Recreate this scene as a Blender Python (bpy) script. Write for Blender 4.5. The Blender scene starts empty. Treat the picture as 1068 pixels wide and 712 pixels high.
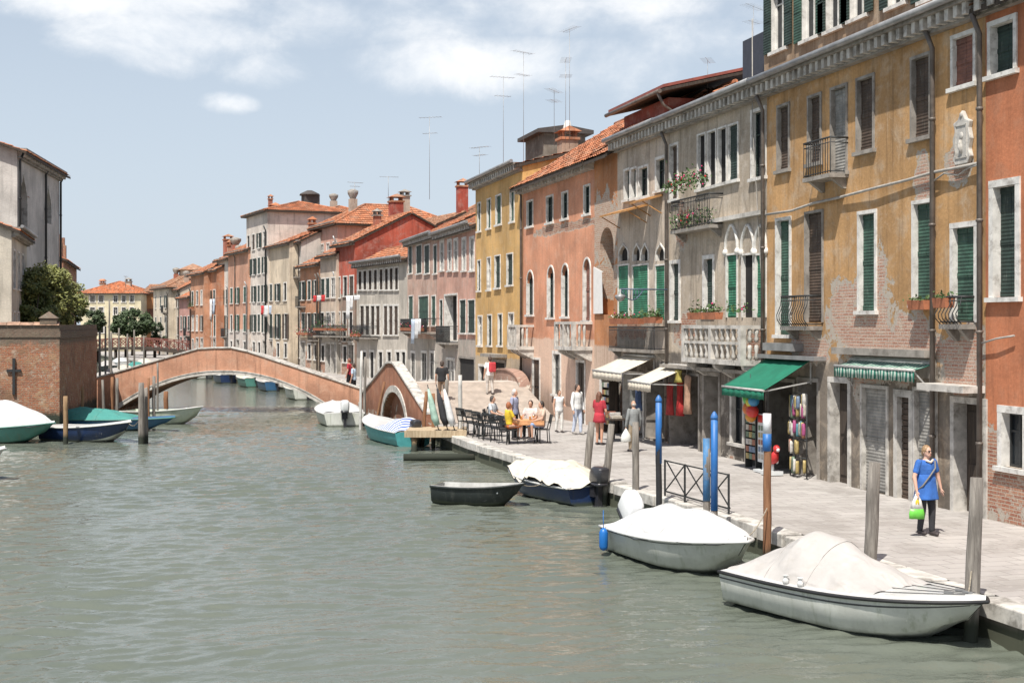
import bpy, math, random
import numpy as np
from mathutils import Vector, Matrix
random.seed(7)
scn = bpy.context.scene
COL = scn.collection
# ---------------------------------------------------------------- survey helpers
# World: x = across the canal (towards the right-hand houses), y = along the canal, z up, water at z=0.
FPX, HX, HY, EYE, Q = 1400.0, 534.0, 338.0, 4.4, 0.55
TH = math.atan(369 / FPX)
cT, sT = math.cos(TH), math.sin(TH)
def cw(lat, d): return (lat * cT + d * sT, d * cT - lat * sT)
def pw(px, d): return cw((px - HX) / FPX * d, d)
def pz(y, d): return EYE - (y - HY) / FPX * d
def gd(y, z=0.0): return (EYE - z) * FPX / (y - HY)
def gp(px, y, z=0.0): return pw(px, gd(y, z))

# ---------------------------------------------------------------- mesh builder
class MB:
    def __init__(self): self.v = []; self.f = []; self.m = []; self.s = []
    def add(self, vs, fs, mi=0, smooth=False):
        o = len(self.v); self.v += [tuple(p) for p in vs]
        for f in fs:
            self.f.append([i + o for i in f]); self.m.append(mi); self.s.append(smooth)
    def box(self, x0, y0, z0, x1, y1, z1, mi=0):
        self.add([(x0,y0,z0),(x1,y0,z0),(x1,y1,z0),(x0,y1,z0),(x0,y0,z1),(x1,y0,z1),(x1,y1,z1),(x0,y1,z1)],
                 [(3,2,1,0),(4,5,6,7),(0,1,5,4),(1,2,6,5),(2,3,7,6),(3,0,4,7)], mi)
    def quad(self, a, b, c, d, mi=0): self.add([a, b, c, d], [(0,1,2,3)], mi)
    def poly(self, pts, mi=0): self.add(pts, [tuple(range(len(pts)))], mi)
    def extrude(self, pts, vec, mi=0, smooth=False):
        n = len(pts); vec = Vector(vec)
        vs = [Vector(p) for p in pts] + [Vector(p) + vec for p in pts]
        fs = [tuple(range(n))[::-1], tuple(range(n, 2*n))] + [(i, (i+1) % n, n + (i+1) % n, n + i) for i in range(n)]
        self.add(vs, fs, mi, smooth)
    def bar(self, p, q, w, h=None, mi=0, up=(0,0,1)):
        h = w if h is None else h
        p, q = Vector(p), Vector(q); t = (q - p).normalized(); up = Vector(up)
        if abs(t.dot(up)) > .98: up = Vector((1,0,0))
        a = t.cross(up).normalized(); b = a.cross(t)
        vs = []
        for e in (p, q):
            for i, j in ((-1,-1),(1,-1),(1,1),(-1,1)): vs.append(e + a*(i*w/2) + b*(j*h/2))
        self.add(vs, [(3,2,1,0),(4,5,6,7),(0,1,5,4),(1,2,6,5),(2,3,7,6),(3,0,4,7)], mi)
    def tube(self, pts, r, n=8, mi=0, cap=True, smooth=True, flat=1.0):
        pts = [Vector(p) for p in pts]; k = len(pts)
        rs = list(r) if hasattr(r, '__len__') else [r]*k
        a = None; rings = []
        for i, p in enumerate(pts):
            t = (pts[min(i+1, k-1)] - pts[max(i-1, 0)])
            t = t.normalized() if t.length > 1e-9 else Vector((0,0,1))
            if a is None:
                u = Vector((0,0,1)) if abs(t.z) < .9 else Vector((1,0,0))
                a = t.cross(u).normalized()
            else:
                a = (a - t*a.dot(t)); a = a.normalized() if a.length > 1e-6 else t.orthogonal().normalized()
            b = t.cross(a)
            rings.append([p + a*(rs[i]*math.cos(2*math.pi*j/n)) + b*(rs[i]*flat*math.sin(2*math.pi*j/n)) for j in range(n)])
        self.loft(rings, True, cap, mi, smooth)
    def loft(self, rings, closed=True, cap=False, mi=0, smooth=True):
        n = len(rings[0]); vs = [p for r in rings for p in r]; fs = []
        for i in range(len(rings)-1):
            for j in range(n if closed else n-1):
                k = (j+1) % n
                fs.append((i*n+j, i*n+k, (i+1)*n+k, (i+1)*n+j))
        o = len(self.v); self.add(vs, fs, mi, smooth)
        if cap:
            self.f.append([o+i for i in range(n)][::-1]); self.m.append(mi); self.s.append(False)
            b = o + (len(rings)-1)*n
            self.f.append([b+i for i in range(n)]); self.m.append(mi); self.s.append(False)
    def lathe(self, prof, n=12, c=(0,0,0), mi=0, smooth=True, cap=True):
        rings = [[(c[0]+r*math.cos(2*math.pi*j/n), c[1]+r*math.sin(2*math.pi*j/n), c[2]+z) for j in range(n)] for r, z in prof]
        self.loft(rings, True, cap, mi, smooth)
    def ball(self, c, rx, ry=None, rz=None, n=10, m=6, mi=0):
        ry = rx if ry is None else ry; rz = rx if rz is None else rz
        rings = []
        for i in range(m+1):
            a = -math.pi/2 + math.pi*i/m; k = max(math.cos(a), .02)
            rings.append([(c[0]+rx*k*math.cos(2*math.pi*j/n), c[1]+ry*k*math.sin(2*math.pi*j/n), c[2]+rz*math.sin(a)) for j in range(n)])
        self.loft(rings, True, True, mi, True)
    def xf(self, M):
        self.v = [tuple(M @ Vector(p)) for p in self.v]; return self
    def build(self, name, mats, parent=None, loc=(0,0,0), rz=0.0, bevel=0.0):
        me = bpy.data.meshes.new(name); me.from_pydata(self.v, [], self.f)
        mats = mats if isinstance(mats, (list, tuple)) else [mats]
        for m in mats: me.materials.append(m)
        me.polygons.foreach_set('material_index', self.m); me.polygons.foreach_set('use_smooth', self.s)
        me.validate(); me.update()
        o = bpy.data.objects.new(name, me); COL.objects.link(o)
        o.location = loc; o.rotation_euler = (0,0,rz)
        if parent: o.parent = parent
        if bevel:
            b = o.modifiers.new('Bevel', 'BEVEL'); b.width = bevel; b.segments = 2; b.limit_method = 'ANGLE'; b.angle_limit = .6
        return o

def tag(o, label=None, cat=None, group=None, kind=None):
    if label: o['label'] = label
    if cat: o['category'] = cat
    if group: o['group'] = group
    if kind: o['kind'] = kind
    return o
def empty(name, loc, rz=0.0, label=None, cat=None, group=None):
    o = bpy.data.objects.new(name, None); COL.objects.link(o)
    o.location = loc; o.rotation_euler = (0,0,rz); o.empty_display_size = .2
    return tag(o, label, cat, group)
def copy_tree(o, parent=None):
    r = o.copy(); COL.objects.link(r)
    if parent: r.parent = parent
    for ch in list(o.children): copy_tree(ch, r)
    return r
def lerp(a, b, t): return a + (b-a)*t
# ---------------------------------------------------------------- materials
class G:
    def __init__(self, name):
        self.mat = bpy.data.materials.new(name); self.mat.use_nodes = True
        self.t = self.mat.node_tree; self.b = self.t.nodes['Principled BSDF']
    def n(self, typ, inp=None, **props):
        nd = self.t.nodes.new('ShaderNode' + typ)
        for k, v in props.items(): setattr(nd, k, v)
        for k, v in (inp or {}).items():
            if isinstance(v, bpy.types.NodeSocket): self.t.links.new(v, nd.inputs[k])
            else:
                s_ = nd.inputs[k]
                if hasattr(s_.default_value, '__len__') and len(s_.default_value) == 4 and len(v) == 3: v = (*v, 1)
                s_.default_value = v
        return nd
    def math(self, op, a, b=0.0, c=None, clamp=False):
        i = {0: a, 1: b}
        if c is not None: i[2] = c
        return self.n('Math', i, operation=op, use_clamp=clamp).outputs[0]
    def mix(self, f, a, b, mode='MIX'):
        nd = self.t.nodes.new('ShaderNodeMix'); nd.data_type = 'RGBA'; nd.blend_type = mode
        for k, v in ((0, f), (6, a), (7, b)):
            if isinstance(v, bpy.types.NodeSocket): self.t.links.new(v, nd.inputs[k])
            else: nd.inputs[k].default_value = (*v, 1) if hasattr(v, '__len__') and len(v) == 3 else v
        return nd.outputs[2]
    def step(self, v, lo, hi): 
        return self.n('MapRange', {0: v, 1: lo, 2: hi, 3: 0.0, 4: 1.0}, interpolation_type='SMOOTHSTEP').outputs[0]
    def noise(self, vec, scale, det=4, rough=.55, dist=0.0):
        return self.n('TexNoise', {'Vector': vec, 'Scale': scale, 'Detail': det, 'Roughness': rough, 'Distortion': dist}).outputs[0]
    def obj(self): return self.n('TexCoord').outputs['Object']
    def scale(self, vec, x, y, z): return self.n('VectorMath', {0: vec, 1: (x, y, z)}, operation='MULTIPLY').outputs[0]
    def out(self, col, rough=.8, bump=None, bstr=.3, bdist=.02, **kw):
        for k, v in (('Base Color', col), ('Roughness', rough)):
            if isinstance(v, bpy.types.NodeSocket): self.t.links.new(v, self.b.inputs[k])
            else: self.b.inputs[k].default_value = (*v, 1) if hasattr(v, '__len__') and len(v) == 3 else v
        for k, v in kw.items(): self.b.inputs[k.replace('_', ' ')].default_value = v
        if bump is not None:
            bn = self.n('Bump', {'Height': bump, 'Strength': bstr, 'Distance': bdist})
            self.t.links.new(bn.outputs[0], self.b.inputs['Normal'])
        return self.mat
def sc(c, k): return tuple(min(1.0, x*k) for x in c)
_C = {}
def simple(name, col, rough=.7, var=.18, scale=6.0, bump=.15, metal=0.0, stretch=(1,1,1), dirt=None, dirt_amt=.0, coat=0.0):
    """paint, cloth, stone, wood: one colour with uneven wear"""
    if name in _C: return _C[name]
    g = G(name); p = g.scale(g.obj(), *stretch)
    a = g.noise(p, scale, 6, .6); b = g.noise(p, scale*7, 4, .6)
    col_ = g.mix(g.step(a, .3, .7), sc(col, 1-var), sc(col, 1+var))
    if dirt:
        d = g.noise(p, scale*.8, 8, .7)
        col_ = g.mix(g.math('MULTIPLY', g.step(d, .48, .68), dirt_amt), col_, dirt)
    h = g.math('ADD', g.math('MULTIPLY', a, .6), g.math('MULTIPLY', b, .4))
    _C[name] = g.out(col_, rough, h, bump, .02, Metallic=metal, Coat_Weight=coat)
    return _C[name]
def brick_nodes(g, P, c1=(.28,.1,.06), c2=(.46,.24,.15), mortar=(.42,.36,.29)):
    pd = g.n('VectorMath', {0: P, 1: g.scale(g.n('TexNoise', {'Vector': P, 'Scale': 5.0, 'Detail': 3.0}).outputs[1], .03, .02, 0)}, operation='ADD').outputs[0]
    br = g.n('TexBrick', {'Vector': pd, 'Color1': c1, 'Color2': c2, 'Mortar': mortar, 'Scale': 1.0, 'Mortar Size': .011, 'Mortar Smooth': .3, 'Bias': -.1, 'Brick Width': .26, 'Row Height': .072})
    v = g.noise(P, 9, 5, .7)
    v2 = g.noise(P, 2.6, 8, .75, .5); v3 = g.noise(P, 24, 3)
    c_ = g.mix(g.math('MULTIPLY', g.step(v, .45, .72), .55), br.outputs[0], (.46,.36,.28))
    c_ = g.mix(g.math('MULTIPLY', g.step(v2, .52, .62), .75), c_, (.5,.43,.34)); c_ = g.mix(g.math('MULTIPLY', g.step(v3, .45, .7), .5), c_, (.14,.06,.04))
    return c_, br.outputs[1]
def facade_uv(g):
    sp = g.n('SeparateXYZ', {0: g.obj()})
    u = g.math('ADD', sp.outputs[0], sp.outputs[1])
    return g.n('CombineXYZ', {0: u, 1: sp.outputs[2], 2: 0.0}).outputs[0], u, sp.outputs[2]
def plaster(name, col, alt=None, spots=(), lo=.6, wear=.45, streak=.35, brick=None, low=None):
    """old Venetian render: mottled, streaked, falling off the brick near the ground and in the listed spots (x, z, rx, rz)"""
    if name in _C: return _C[name]
    alt = alt or tuple(.5*x + .5*y for x, y in zip(col, (.5,.46,.4)))
    g = G(name); P, U, Z = facade_uv(g)
    big = g.noise(P, .4, 5); mid = g.noise(P, 1.7, 8, .68, .4); fin = g.noise(P, 13, 7, .65)
    st = g.noise(g.scale(P, 4.5, .28, 1), 1.0, 6, .65)
    c_ = g.mix(g.step(big, .32, .68), sc(col, .7), sc(col, 1.12))
    if low: c_ = g.mix(g.step(g.math('ADD', Z, g.math('MULTIPLY', g.math('SUBTRACT', mid, .5), .35)), low[0]+.06, low[0]-.06), c_, low[1])
    c_ = g.mix(g.math('MULTIPLY', g.step(mid, .47, .66), wear), c_, alt)
    c_ = g.mix(g.math('MULTIPLY', g.step(st, .48, .72), min(.85, streak*1.35)), c_, sc(col, .33))
    gr = g.noise(P, .95, 9, .72, .8)
    c_ = g.mix(g.math('MULTIPLY', g.step(gr, .5, .68), wear*.85), c_, sc2(g, c_, .5))
    damp = g.step(g.math('ADD', Z, g.math('MULTIPLY', g.math('SUBTRACT', mid, .5), 2.4)), 1.7, .2)
    c_ = g.mix(g.math('MULTIPLY', damp, .6), c_, sc2(g, c_, .45))
    st2 = g.noise(g.scale(P, 7, .5, 1), 1.3, 5, .6)
    c_ = g.mix(g.math('MULTIPLY', g.step(st2, .56, .8), streak*.8), c_, sc(alt, 1.25))
    c_ = g.mix(g.step(fin, .3, .75), sc2(g, c_, .8), c_)
    m = g.math('MULTIPLY', g.math('SUBTRACT', lo, Z), .8)
    for (x, z, rx, rz) in spots:
        dx = g.math('DIVIDE', g.math('SUBTRACT', U, x), rx); dz = g.math('DIVIDE', g.math('SUBTRACT', Z, z), rz)
        q = g.math('ADD', g.math('MULTIPLY', dx, dx), g.math('MULTIPLY', dz, dz))
        m = g.math('MAXIMUM', m, g.math('SUBTRACT', 1.0, q))
    m = g.math('MAXIMUM', m, -.55)
    m = g.math('ADD', m, g.math('MULTIPLY', g.math('SUBTRACT', mid, .5), 3.0))
    m = g.math('ADD', m, g.math('MULTIPLY', g.math('SUBTRACT', fin, .5), .7))
    k1 = g.step(m, .16, .26); k2 = g.step(m, .42, .52)
    bc, bf = brick_nodes(g, P) if brick is None else brick_nodes(g, P, *brick)
    c_ = g.mix(k1, c_, g.mix(fin, (.3,.26,.215), (.52,.47,.4)))
    c_ = g.mix(k2, c_, bc)
    h = g.math('ADD', g.math('MULTIPLY', fin, .35), g.math('MULTIPLY', mid, .5))
    h = g.math('SUBTRACT', h, g.math('MULTIPLY', k1, .5)); h = g.math('SUBTRACT', h, g.math('MULTIPLY', g.math('MULTIPLY', k2, bf), .6))
    _C[name] = g.out(c_, .92, h, .55, .03)
    return _C[name]
def sc2(g, sock, k): return g.mix(1.0, sock, (k, k, k), 'MULTIPLY')
def brickwall(name, c1, c2, mortar, top_dark=None, wet=.6):
    g = G(name); P, U, Z = facade_uv(g)
    bc, bf = brick_nodes(g, P, c1, c2, mortar)
    big = g.noise(P, .5, 6, .6); mid = g.noise(P, 2.2, 8, .7)
    c_ = g.mix(g.math('MULTIPLY', g.step(mid, .48, .62), .7), bc, (.43,.29,.17))
    c_ = g.mix(g.math('MULTIPLY', g.step(g.noise(P, 1.1, 7, .7), .52, .64), .6), c_, (.2,.09,.05))
    c_ = g.mix(g.math('MULTIPLY', g.step(big, .5, .72), .6), c_, (.1,.08,.06))
    w = g.step(g.math('ADD', Z, g.math('MULTIPLY', g.math('SUBTRACT', mid, .5), .8)), wet+.25, wet-.1)
    c_ = g.mix(w, c_, (.035,.045,.03))
    if top_dark:
        w = g.step(g.math('ADD', Z, g.math('MULTIPLY', g.math('SUBTRACT', mid, .5), .9)), top_dark-.12, top_dark+.12)
        c_ = g.mix(g.math('MULTIPLY', w, .8), c_, (.13,.115,.09))
    _C[name] = g.out(c_, .93, g.math('SUBTRACT', g.math('MULTIPLY', mid, 1.2), g.math('MULTIPLY', bf, .6)), .9, .06)
    return _C[name]
def shutter_mat(name, col):
    if name in _C: return _C[name]
    g = G(name); o = g.obj(); P, U, Z = facade_uv(g)
    w = g.n('TexWave', {'Vector': P, 'Scale': 4.2, 'Distortion': .2, 'Detail': 1.0}, wave_type='BANDS', bands_direction='Y').outputs[1]
    a = g.noise(P, 2.5, 6, .65)
    c_ = g.mix(g.step(a, .4, .7), sc(col, .75), sc(col, 1.35))
    c_ = g.mix(g.math('MULTIPLY', g.step(g.noise(g.scale(P, 6, 1, 1), 2.0, 6, .7), .55, .75), .35), c_, (.3,.32,.28))
    _C[name] = g.out(c_, .7, w, .7, .012)
    return _C[name]
def tile_mat(name, col=(.4,.155,.075)):
    g = G(name); o = g.obj()
    sp = g.n('SeparateXYZ', {0: o})
    cell = g.n('CombineXYZ', {0: g.math('FLOOR', g.math('MULTIPLY', sp.outputs[0], 5.0)), 1: g.math('FLOOR', g.math('MULTIPLY', sp.outputs[1], 3.1)), 2: 0.0}).outputs[0]
    wn = g.n('TexWhiteNoise', {'Vector': cell}).outputs[0]
    a = g.noise(o, 1.3, 6, .65)
    c_ = g.mix(wn, sc(col, .6), sc(col, 1.35))
    c_ = g.mix(g.math('MULTIPLY', g.step(a, .45, .68), .55), c_, (.36,.27,.2))
    c_ = g.mix(g.math('MULTIPLY', g.step(g.noise(o, 5, 6, .7), .56, .7), .5), c_, (.12,.1,.08))
    w = g.n('TexWave', {'Vector': o, 'Scale': 1.57, 'Distortion': .3}, wave_type='BANDS', bands_direction='X').outputs[1]
    return g.out(c_, .9, g.math('ADD', g.math('MULTIPLY', w, .7), a), .5, .05)
def wood_mat(name, c1, c2, rough=.85):
    if name in _C: return _C[name]
    g = G(name); o = g.obj(); p = g.scale(o, 9, 9, .9)
    a = g.noise(p, 2.0, 8, .7, .5); b = g.noise(o, 1.5, 5)
    c_ = g.mix(g.step(a, .35, .68), c1, c2); c_ = g.mix(g.math('MULTIPLY', g.step(b, .5, .75), .4), c_, sc(c1, .55))
    sp = g.n('SeparateXYZ', {0: g.n('NewGeometry').outputs['Position']})
    wet = g.step(g.math('ADD', sp.outputs[2], g.math('MULTIPLY', b, .4)), .65, .4)      # weed and wet wood at the tide line
    c_ = g.mix(wet, c_, (.025,.03,.02))
    _C[name] = g.out(c_, rough, a, .5, .02); return _C[name]
def pave_mat(name):
    g = G(name); o = g.obj()
    p = g.n('VectorRotate', {'Vector': o, 'Angle': 0.0}, rotation_type='Z_AXIS').outputs[0]
    br = g.n('TexBrick', {'Vector': p, 'Color1': (.36,.335,.315), 'Color2': (.43,.405,.38), 'Mortar': (.22,.205,.19), 'Scale': 1.0, 'Mortar Size': .011, 'Mortar Smooth': .2, 'Brick Width': .62, 'Row Height': .36})
    a = g.noise(o, .55, 9, .7, .6); b = g.noise(o, 7, 7, .7)
    c_ = g.mix(g.math('MULTIPLY', g.step(a, .45, .62), .6), br.outputs[0], (.235,.215,.195))
    c_ = g.mix(g.math('MULTIPLY', g.step(b, .52, .7), .35), c_, (.52,.48,.445))
    return g.out(c_, .85, g.math('SUBTRACT', b, g.math('MULTIPLY', br.outputs[1], .8)), .35, .015)
def water_mat():
    g = G('canal_water'); o = g.n('NewGeometry').outputs['Position']
    n1 = g.noise(g.scale(o, 1.0, 1.5, 0), 2.6, 4, .6, .6); n2 = g.noise(g.scale(o, 1, 1.5, 0), 7.5, 3, .55, .3)
    big = g.noise(g.scale(o, 1, .5, 0), .12, 3)
    h = g.math('ADD', g.math('MULTIPLY', n1, .85), g.math('MULTIPLY', n2, .15))
    h = g.math('MULTIPLY', h, g.math('ADD', .55, big))
    col = g.mix(g.step(big, .3, .7), (.113,.129,.104), (.136,.15,.123))
    m = g.out(col, .045, h, .55, .05, IOR=1.33)
    return m
STONE = simple('istrian_stone', (.5,.475,.435), .8, .25, 3.0, .3, dirt=(.14,.125,.105), dirt_amt=.75)
STONE_D = simple('weathered_stone', (.28,.255,.225), .85, .25, 3.0, .4, dirt=(.12,.1,.085), dirt_amt=.75)
WHITE = simple('white_stone_frame', (.66,.64,.6), .7, .15, 4.0, .25, dirt=(.22,.19,.16), dirt_amt=.65)
GLASS = simple('window_glass', (.018,.022,.026), .12, .3, 1.5, .05); GLASS.node_tree.nodes['Principled BSDF'].inputs['Specular IOR Level'].default_value = .28
DARK = simple('interior_shade', (.011,.01,.009), .9, .4, 2.0, .1)  # near-black colour stands in for the shade of unlit rooms
IRON = simple('black_iron', (.025,.027,.028), .55, .2, 20, .1)
PIPE = simple('drainpipe_metal', (.12,.1,.085), .5, .35, 3, .1)
ZINC = simple('zinc_gutter', (.3,.3,.3), .45, .2, 3, .1, metal=.4)
SH_G = shutter_mat('green_shutter', (.035,.085,.06)); SH_GB = shutter_mat('bright_green_shutter', (.03,.17,.095))
SH_D = shutter_mat('dark_green_shutter', (.02,.04,.032)); SH_B = shutter_mat('brown_shutter', (.075,.05,.035)); SH_GR = shutter_mat('grey_shutter', (.26,.25,.23))
SH_R = shutter_mat('faded_red_shutter', (.2,.085,.06))
WOODD = wood_mat('dark_door_wood', (.035,.026,.02), (.075,.055,.04))
POLE_G = wood_mat('grey_pole_wood', (.13,.115,.1), (.27,.245,.215)); POLE_B = wood_mat('brown_pole_wood', (.17,.075,.035), (.28,.14,.07)); POLE_T = wood_mat('tan_pole_wood', (.2,.12,.06), (.36,.24,.13))
DECKW = wood_mat('pale_deck_wood', (.36,.27,.17), (.55,.44,.3))
TILE = tile_mat('terracotta_tiles'); TILE2 = tile_mat('old_terracotta_tiles', (.33,.17,.1)); TILE3 = tile_mat('orange_roof_tiles', (.48,.165,.07))
PAVE = pave_mat('quay_paving')
BRICK = brickwall('canal_brick', (.3,.085,.035), (.42,.15,.065), (.36,.28,.2), 3.6, .75)
BRIDGE = plaster('bridge_brick_render', (.64,.33,.21), (.56,.38,.28), [], .45, .4, .45)

def tarp(name, col, dirt, amt=.35, hull=False):
    """cloth cover with creases, sun-bleached and grubby in patches"""
    g = G(name); o = g.obj(); p = g.scale(o, 1, 1.6, 1)
    cr = g.n('TexNoise', {'Vector': p, 'Scale': 2.3, 'Detail': 5.0, 'Roughness': .55, 'Distortion': 1.2}, noise_type='RIDGED_MULTIFRACTAL', normalize=True).outputs[0]
    a = g.noise(o, 1.6, 8, .7, .6); b = g.noise(o, 40, 3)
    c_ = g.mix(g.step(a, .35, .7), sc(col, .9), sc(col, 1.06)); c_ = g.mix(g.math('MULTIPLY', g.step(g.noise(o, 2.7, 9, .72), .5, .68), amt), c_, dirt)
    return g.out(c_, .85, g.math('ADD', cr, g.math('MULTIPLY', b, .06)), .75, .05)
def hullpaint(name, col, rough=.32, dirt=None, amt=.5, coat=.25, wl=.13):
    """hull paint with scuffs, run-off streaks and weed at the waterline"""
    g = G(name); o = g.obj(); z = g.n('SeparateXYZ', {0: g.n('NewGeometry').outputs['Position']}).outputs[2]
    a = g.noise(o, 2.2, 8, .7); st = g.noise(g.scale(o, 7, 7, .8), 1.2, 6, .65); sc_ = g.noise(g.scale(o, 1.2, 5, 9), 3.5, 8, .75)
    dirt = dirt or sc(col, .5)
    c_ = g.mix(g.step(a, .35, .7), sc(col, .88), sc(col, 1.08)); c_ = g.mix(g.math('MULTIPLY', g.step(st, .5, .72), amt), c_, dirt)
    c_ = g.mix(g.math('MULTIPLY', g.step(sc_, .6, .66), .45), c_, tuple(.5*x+.2 for x in col))
    w = g.step(g.math('ADD', z, g.math('MULTIPLY', g.math('SUBTRACT', a, .5), .12)), wl, wl-.1)
    c_ = g.mix(g.math('MULTIPLY', w, .85), c_, (.05,.06,.035))
    return g.out(c_, g.math('ADD', rough, g.math('MULTIPLY', a, .2)), a, .04, .02, Coat_Weight=coat)
# ---------------------------------------------------------------- houses
class Fr:
    """a facade line: origin, unit direction (towards the camera end); local y points into the houses"""
    def __init__(s, o, e):
        s.o = Vector(o); s.e = Vector(e).normalized(); s.n = Vector((-s.e.y, s.e.x)); s.rz = math.atan2(s.e.y, s.e.x)
    def off(s, d): return Fr(s.o + s.n*d, s.e)
    def t(s, px):
        r = (px - HX)/FPX; d = Vector((r*cT + sT, cT - r*sT))
        cr = lambda a, b: a.x*b.y - a.y*b.x
        t = -cr(s.o, d)/cr(s.e, d); k = (s.o + s.e*t).dot(d)/d.dot(d)
        return t, k
    def pt(s, t, y=0): return s.o + s.e*t + s.n*y
class House:
    def __init__(s, label, fr, xa, xb, off=0.0, depth=8.0, zbase=None, cat='house', name='house', group=None, w=None, parent=None):
        s.fr = fr.off(off); s.ta, _ = s.fr.t(xa)
        s.W = w if w else s.fr.t(xb)[0] - s.ta
        s.zb = Q - .05 if zbase is None else zbase; s.D = depth; s.off = off
        p = s.fr.pt(s.ta); 
        if parent:
            s.root = empty(name, (s.ta - parent.ta, off - parent.off, s.zb - parent.zb)); s.root.parent = parent.root
        else: s.root = empty(name, (p.x, p.y, s.zb), s.fr.rz, label, cat, group)
        s.rec = .2; s.holes = []; s.H = 8.0; s.sides = []
    def X(s, px, y=0.0): return (s.fr.off(y).t(px)[0] if y else s.fr.t(px)[0]) - s.ta
    def Z(s, y, px): return EYE - (y - HY)/FPX*s.fr.t(px)[1] - s.zb
    def rect(s, x0, y0, x1, y1):
        m = (x0 + x1)/2
        return s.X(x0), s.Z(y1, m), s.X(x1), s.Z(y0, m)
    def at(s, px, py, y):
        t, k = s.fr.off(y).t(px); return t - s.ta, EYE - (py-HY)/FPX*k - s.zb
    def stack(s, px, ytop, ybase, y, w=.6, mat=None, pot='cap'):
        x, zt = s.at(px, ytop, y); z0 = s.at(px, ybase, y)[1]; return s.chimney(x, y, z0-.8, zt-z0+.8-.4, w, mat, pot)
    def part(s, mb, name, mats, parent=None, bevel=0): return mb.build(name, mats, parent or s.root, bevel=bevel)
    # -- openings
    def win(s, r, fill='pane', sur=.11, rec=None, sill=True, sh=None, smat=None, arch=None, px=True, leaves=2, name='window', surmat=None, mull=0, trans=None):
        x0, z0, x1, z1 = s.rect(*r) if px else r
        rec = s.rec if rec is None else rec
        x0 = max(x0, .05); x1 = min(x1, s.W - .05)
        if x1 - x0 < .12: x1 = x0 + .12
        z0 = max(z0, .0)
        ah = 0.0
        if arch: ah = min((x1-x0)*(.5 if arch == 'round' else .95), (z1-z0)*.6)
        s.holes.append((x0, z0, x1, z1, rec, arch, ah))
        m = MB(); e = .035
        def bar(a, b, c, d, y0=-e, y1=.02): m.box(a, y0, b, c, y1, d)
        if sur:
            bar(x0-sur, z0, x0, z1-ah); bar(x1, z0, x1+sur, z1-ah)
            if not arch: bar(x0-sur-.002, z1, x1+sur+.002, z1+sur, -e-.004, .02)
            else:
                cv = s.curve(x0, x1, z1, ah, arch); co = s.curve(x0-sur, x1+sur, z1+sur, ah+sur, arch)
                for i in range(len(cv)-1):
                    a, b, c, d = cv[i], cv[i+1], co[i+1], co[i]
                    m.extrude([(a[0],-e,a[1]), (b[0],-e,b[1]), (c[0],-e,c[1]), (d[0],-e,d[1])], (0, .05, 0))
        if sill: m.box(x0-sur-.06, -.1, z0-.09, x1+sur+.06, .05, z0)
        if sur:
            zt_ = z1-ah; k_ = .004
            m.quad((x0+k_,-e,z0),(x0+k_,-e,zt_),(x0+k_,rec,zt_),(x0+k_,rec,z0)); m.quad((x1-k_,-e,z0),(x1-k_,rec,z0),(x1-k_,rec,zt_),(x1-k_,-e,zt_))
            if not arch: m.quad((x0,-e,z1-k_),(x1,-e,z1-k_),(x1,rec,z1-k_),(x0,rec,z1-k_))
        if not m.v: m.box(x0, rec-.05, z0, x0+.04, rec, z1); m.box(x1-.04, rec-.05, z0, x1, rec, z1)
        w = s.part(m, name, surmat or WHITE)
        yb = rec - .012
        if fill == 'shutter':
            n = leaves; wd = (x1-x0)/n
            for i in range(n):
                q = MB(); a, b = x0+i*wd+.006, x0+(i+1)*wd-.006
                q.box(a, yb-.045, z0+.01, b, yb-.01, z1-.005)
                for za, zb in ((z0+.02, z0+.12), ((z0+z1)/2-.05, (z0+z1)/2+.05), (z1-.12, z1-.02)): q.box(a+.002, yb-.06, za, b-.002, yb-.046, zb)
                s.part(q, 'shutter', smat or SH_G, w)
            q = MB(); q.quad((x0-.02,yb+.008,z0-.02),(x1+.02,yb+.008,z0-.02),(x1+.02,yb+.008,z1+.02),(x0-.02,yb+.008,z1+.02)); s.part(q, 'pane', DARK, w)  # black sheet behind the leaves, painted as room shade, not glass
        elif fill in ('pane', 'dark'):
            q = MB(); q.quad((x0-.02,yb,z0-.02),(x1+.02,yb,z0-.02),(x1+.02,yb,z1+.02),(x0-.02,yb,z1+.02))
            s.part(q, 'pane', GLASS if fill == 'pane' else DARK, w)  # 'dark' openings get a sheet coloured as interior shade instead of glass
            if fill == 'pane':
                q = MB(); f = .05
                q.box(x0, yb-.04, z0, x0+f, yb-.003, z1); q.box(x1-f, yb-.04, z0, x1, yb-.003, z1); q.box(x0+f, yb-.04, z1-f, x1-f, yb-.003, z1); q.box(x0+f, yb-.04, z0, x1-f, yb-.003, z0+f)
                xm = (x0+x1)/2; q.box(xm-.03, yb-.045, z0+f, xm+.03, yb-.003, z1-f)
                zt = trans or lerp(z0, z1, .66); q.box(x0+f, yb-.035, zt-.02, x1-f, yb-.003, zt+.02)
                s.part(q, 'sash', smat or WHITE, w)
        elif fill == 'door':
            q = MB(); q.box(x0, yb-.06, z0, x1, yb, z1)
            xm = (x0+x1)/2
            for a, b in ((x0+.08, xm-.04), (xm+.04, x1-.08)):
                for za, zb in ((.1, .45), (.5, .92)): q.box(a, yb-.085, lerp(z0,z1,za), b, yb-.061, lerp(z0,z1,zb))
            d = s.part(q, 'door', smat or WOODD, w)
            q = MB(); q.ball((xm+.06, yb-.1, lerp(z0,z1,.47)), .035); s.part(q, 'handle', IRON, d)
        elif fill == 'roller':
            q = MB(); n = max(4, int((z1-z0)/.12))
            for i in range(n): q.box(x0, yb-.05+.012*(i % 2), lerp(z0,z1,i/n), x1, yb, lerp(z0,z1,(i+.88)/n))
            s.part(q, 'roller_shutter', smat or SH_B, w)
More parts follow.
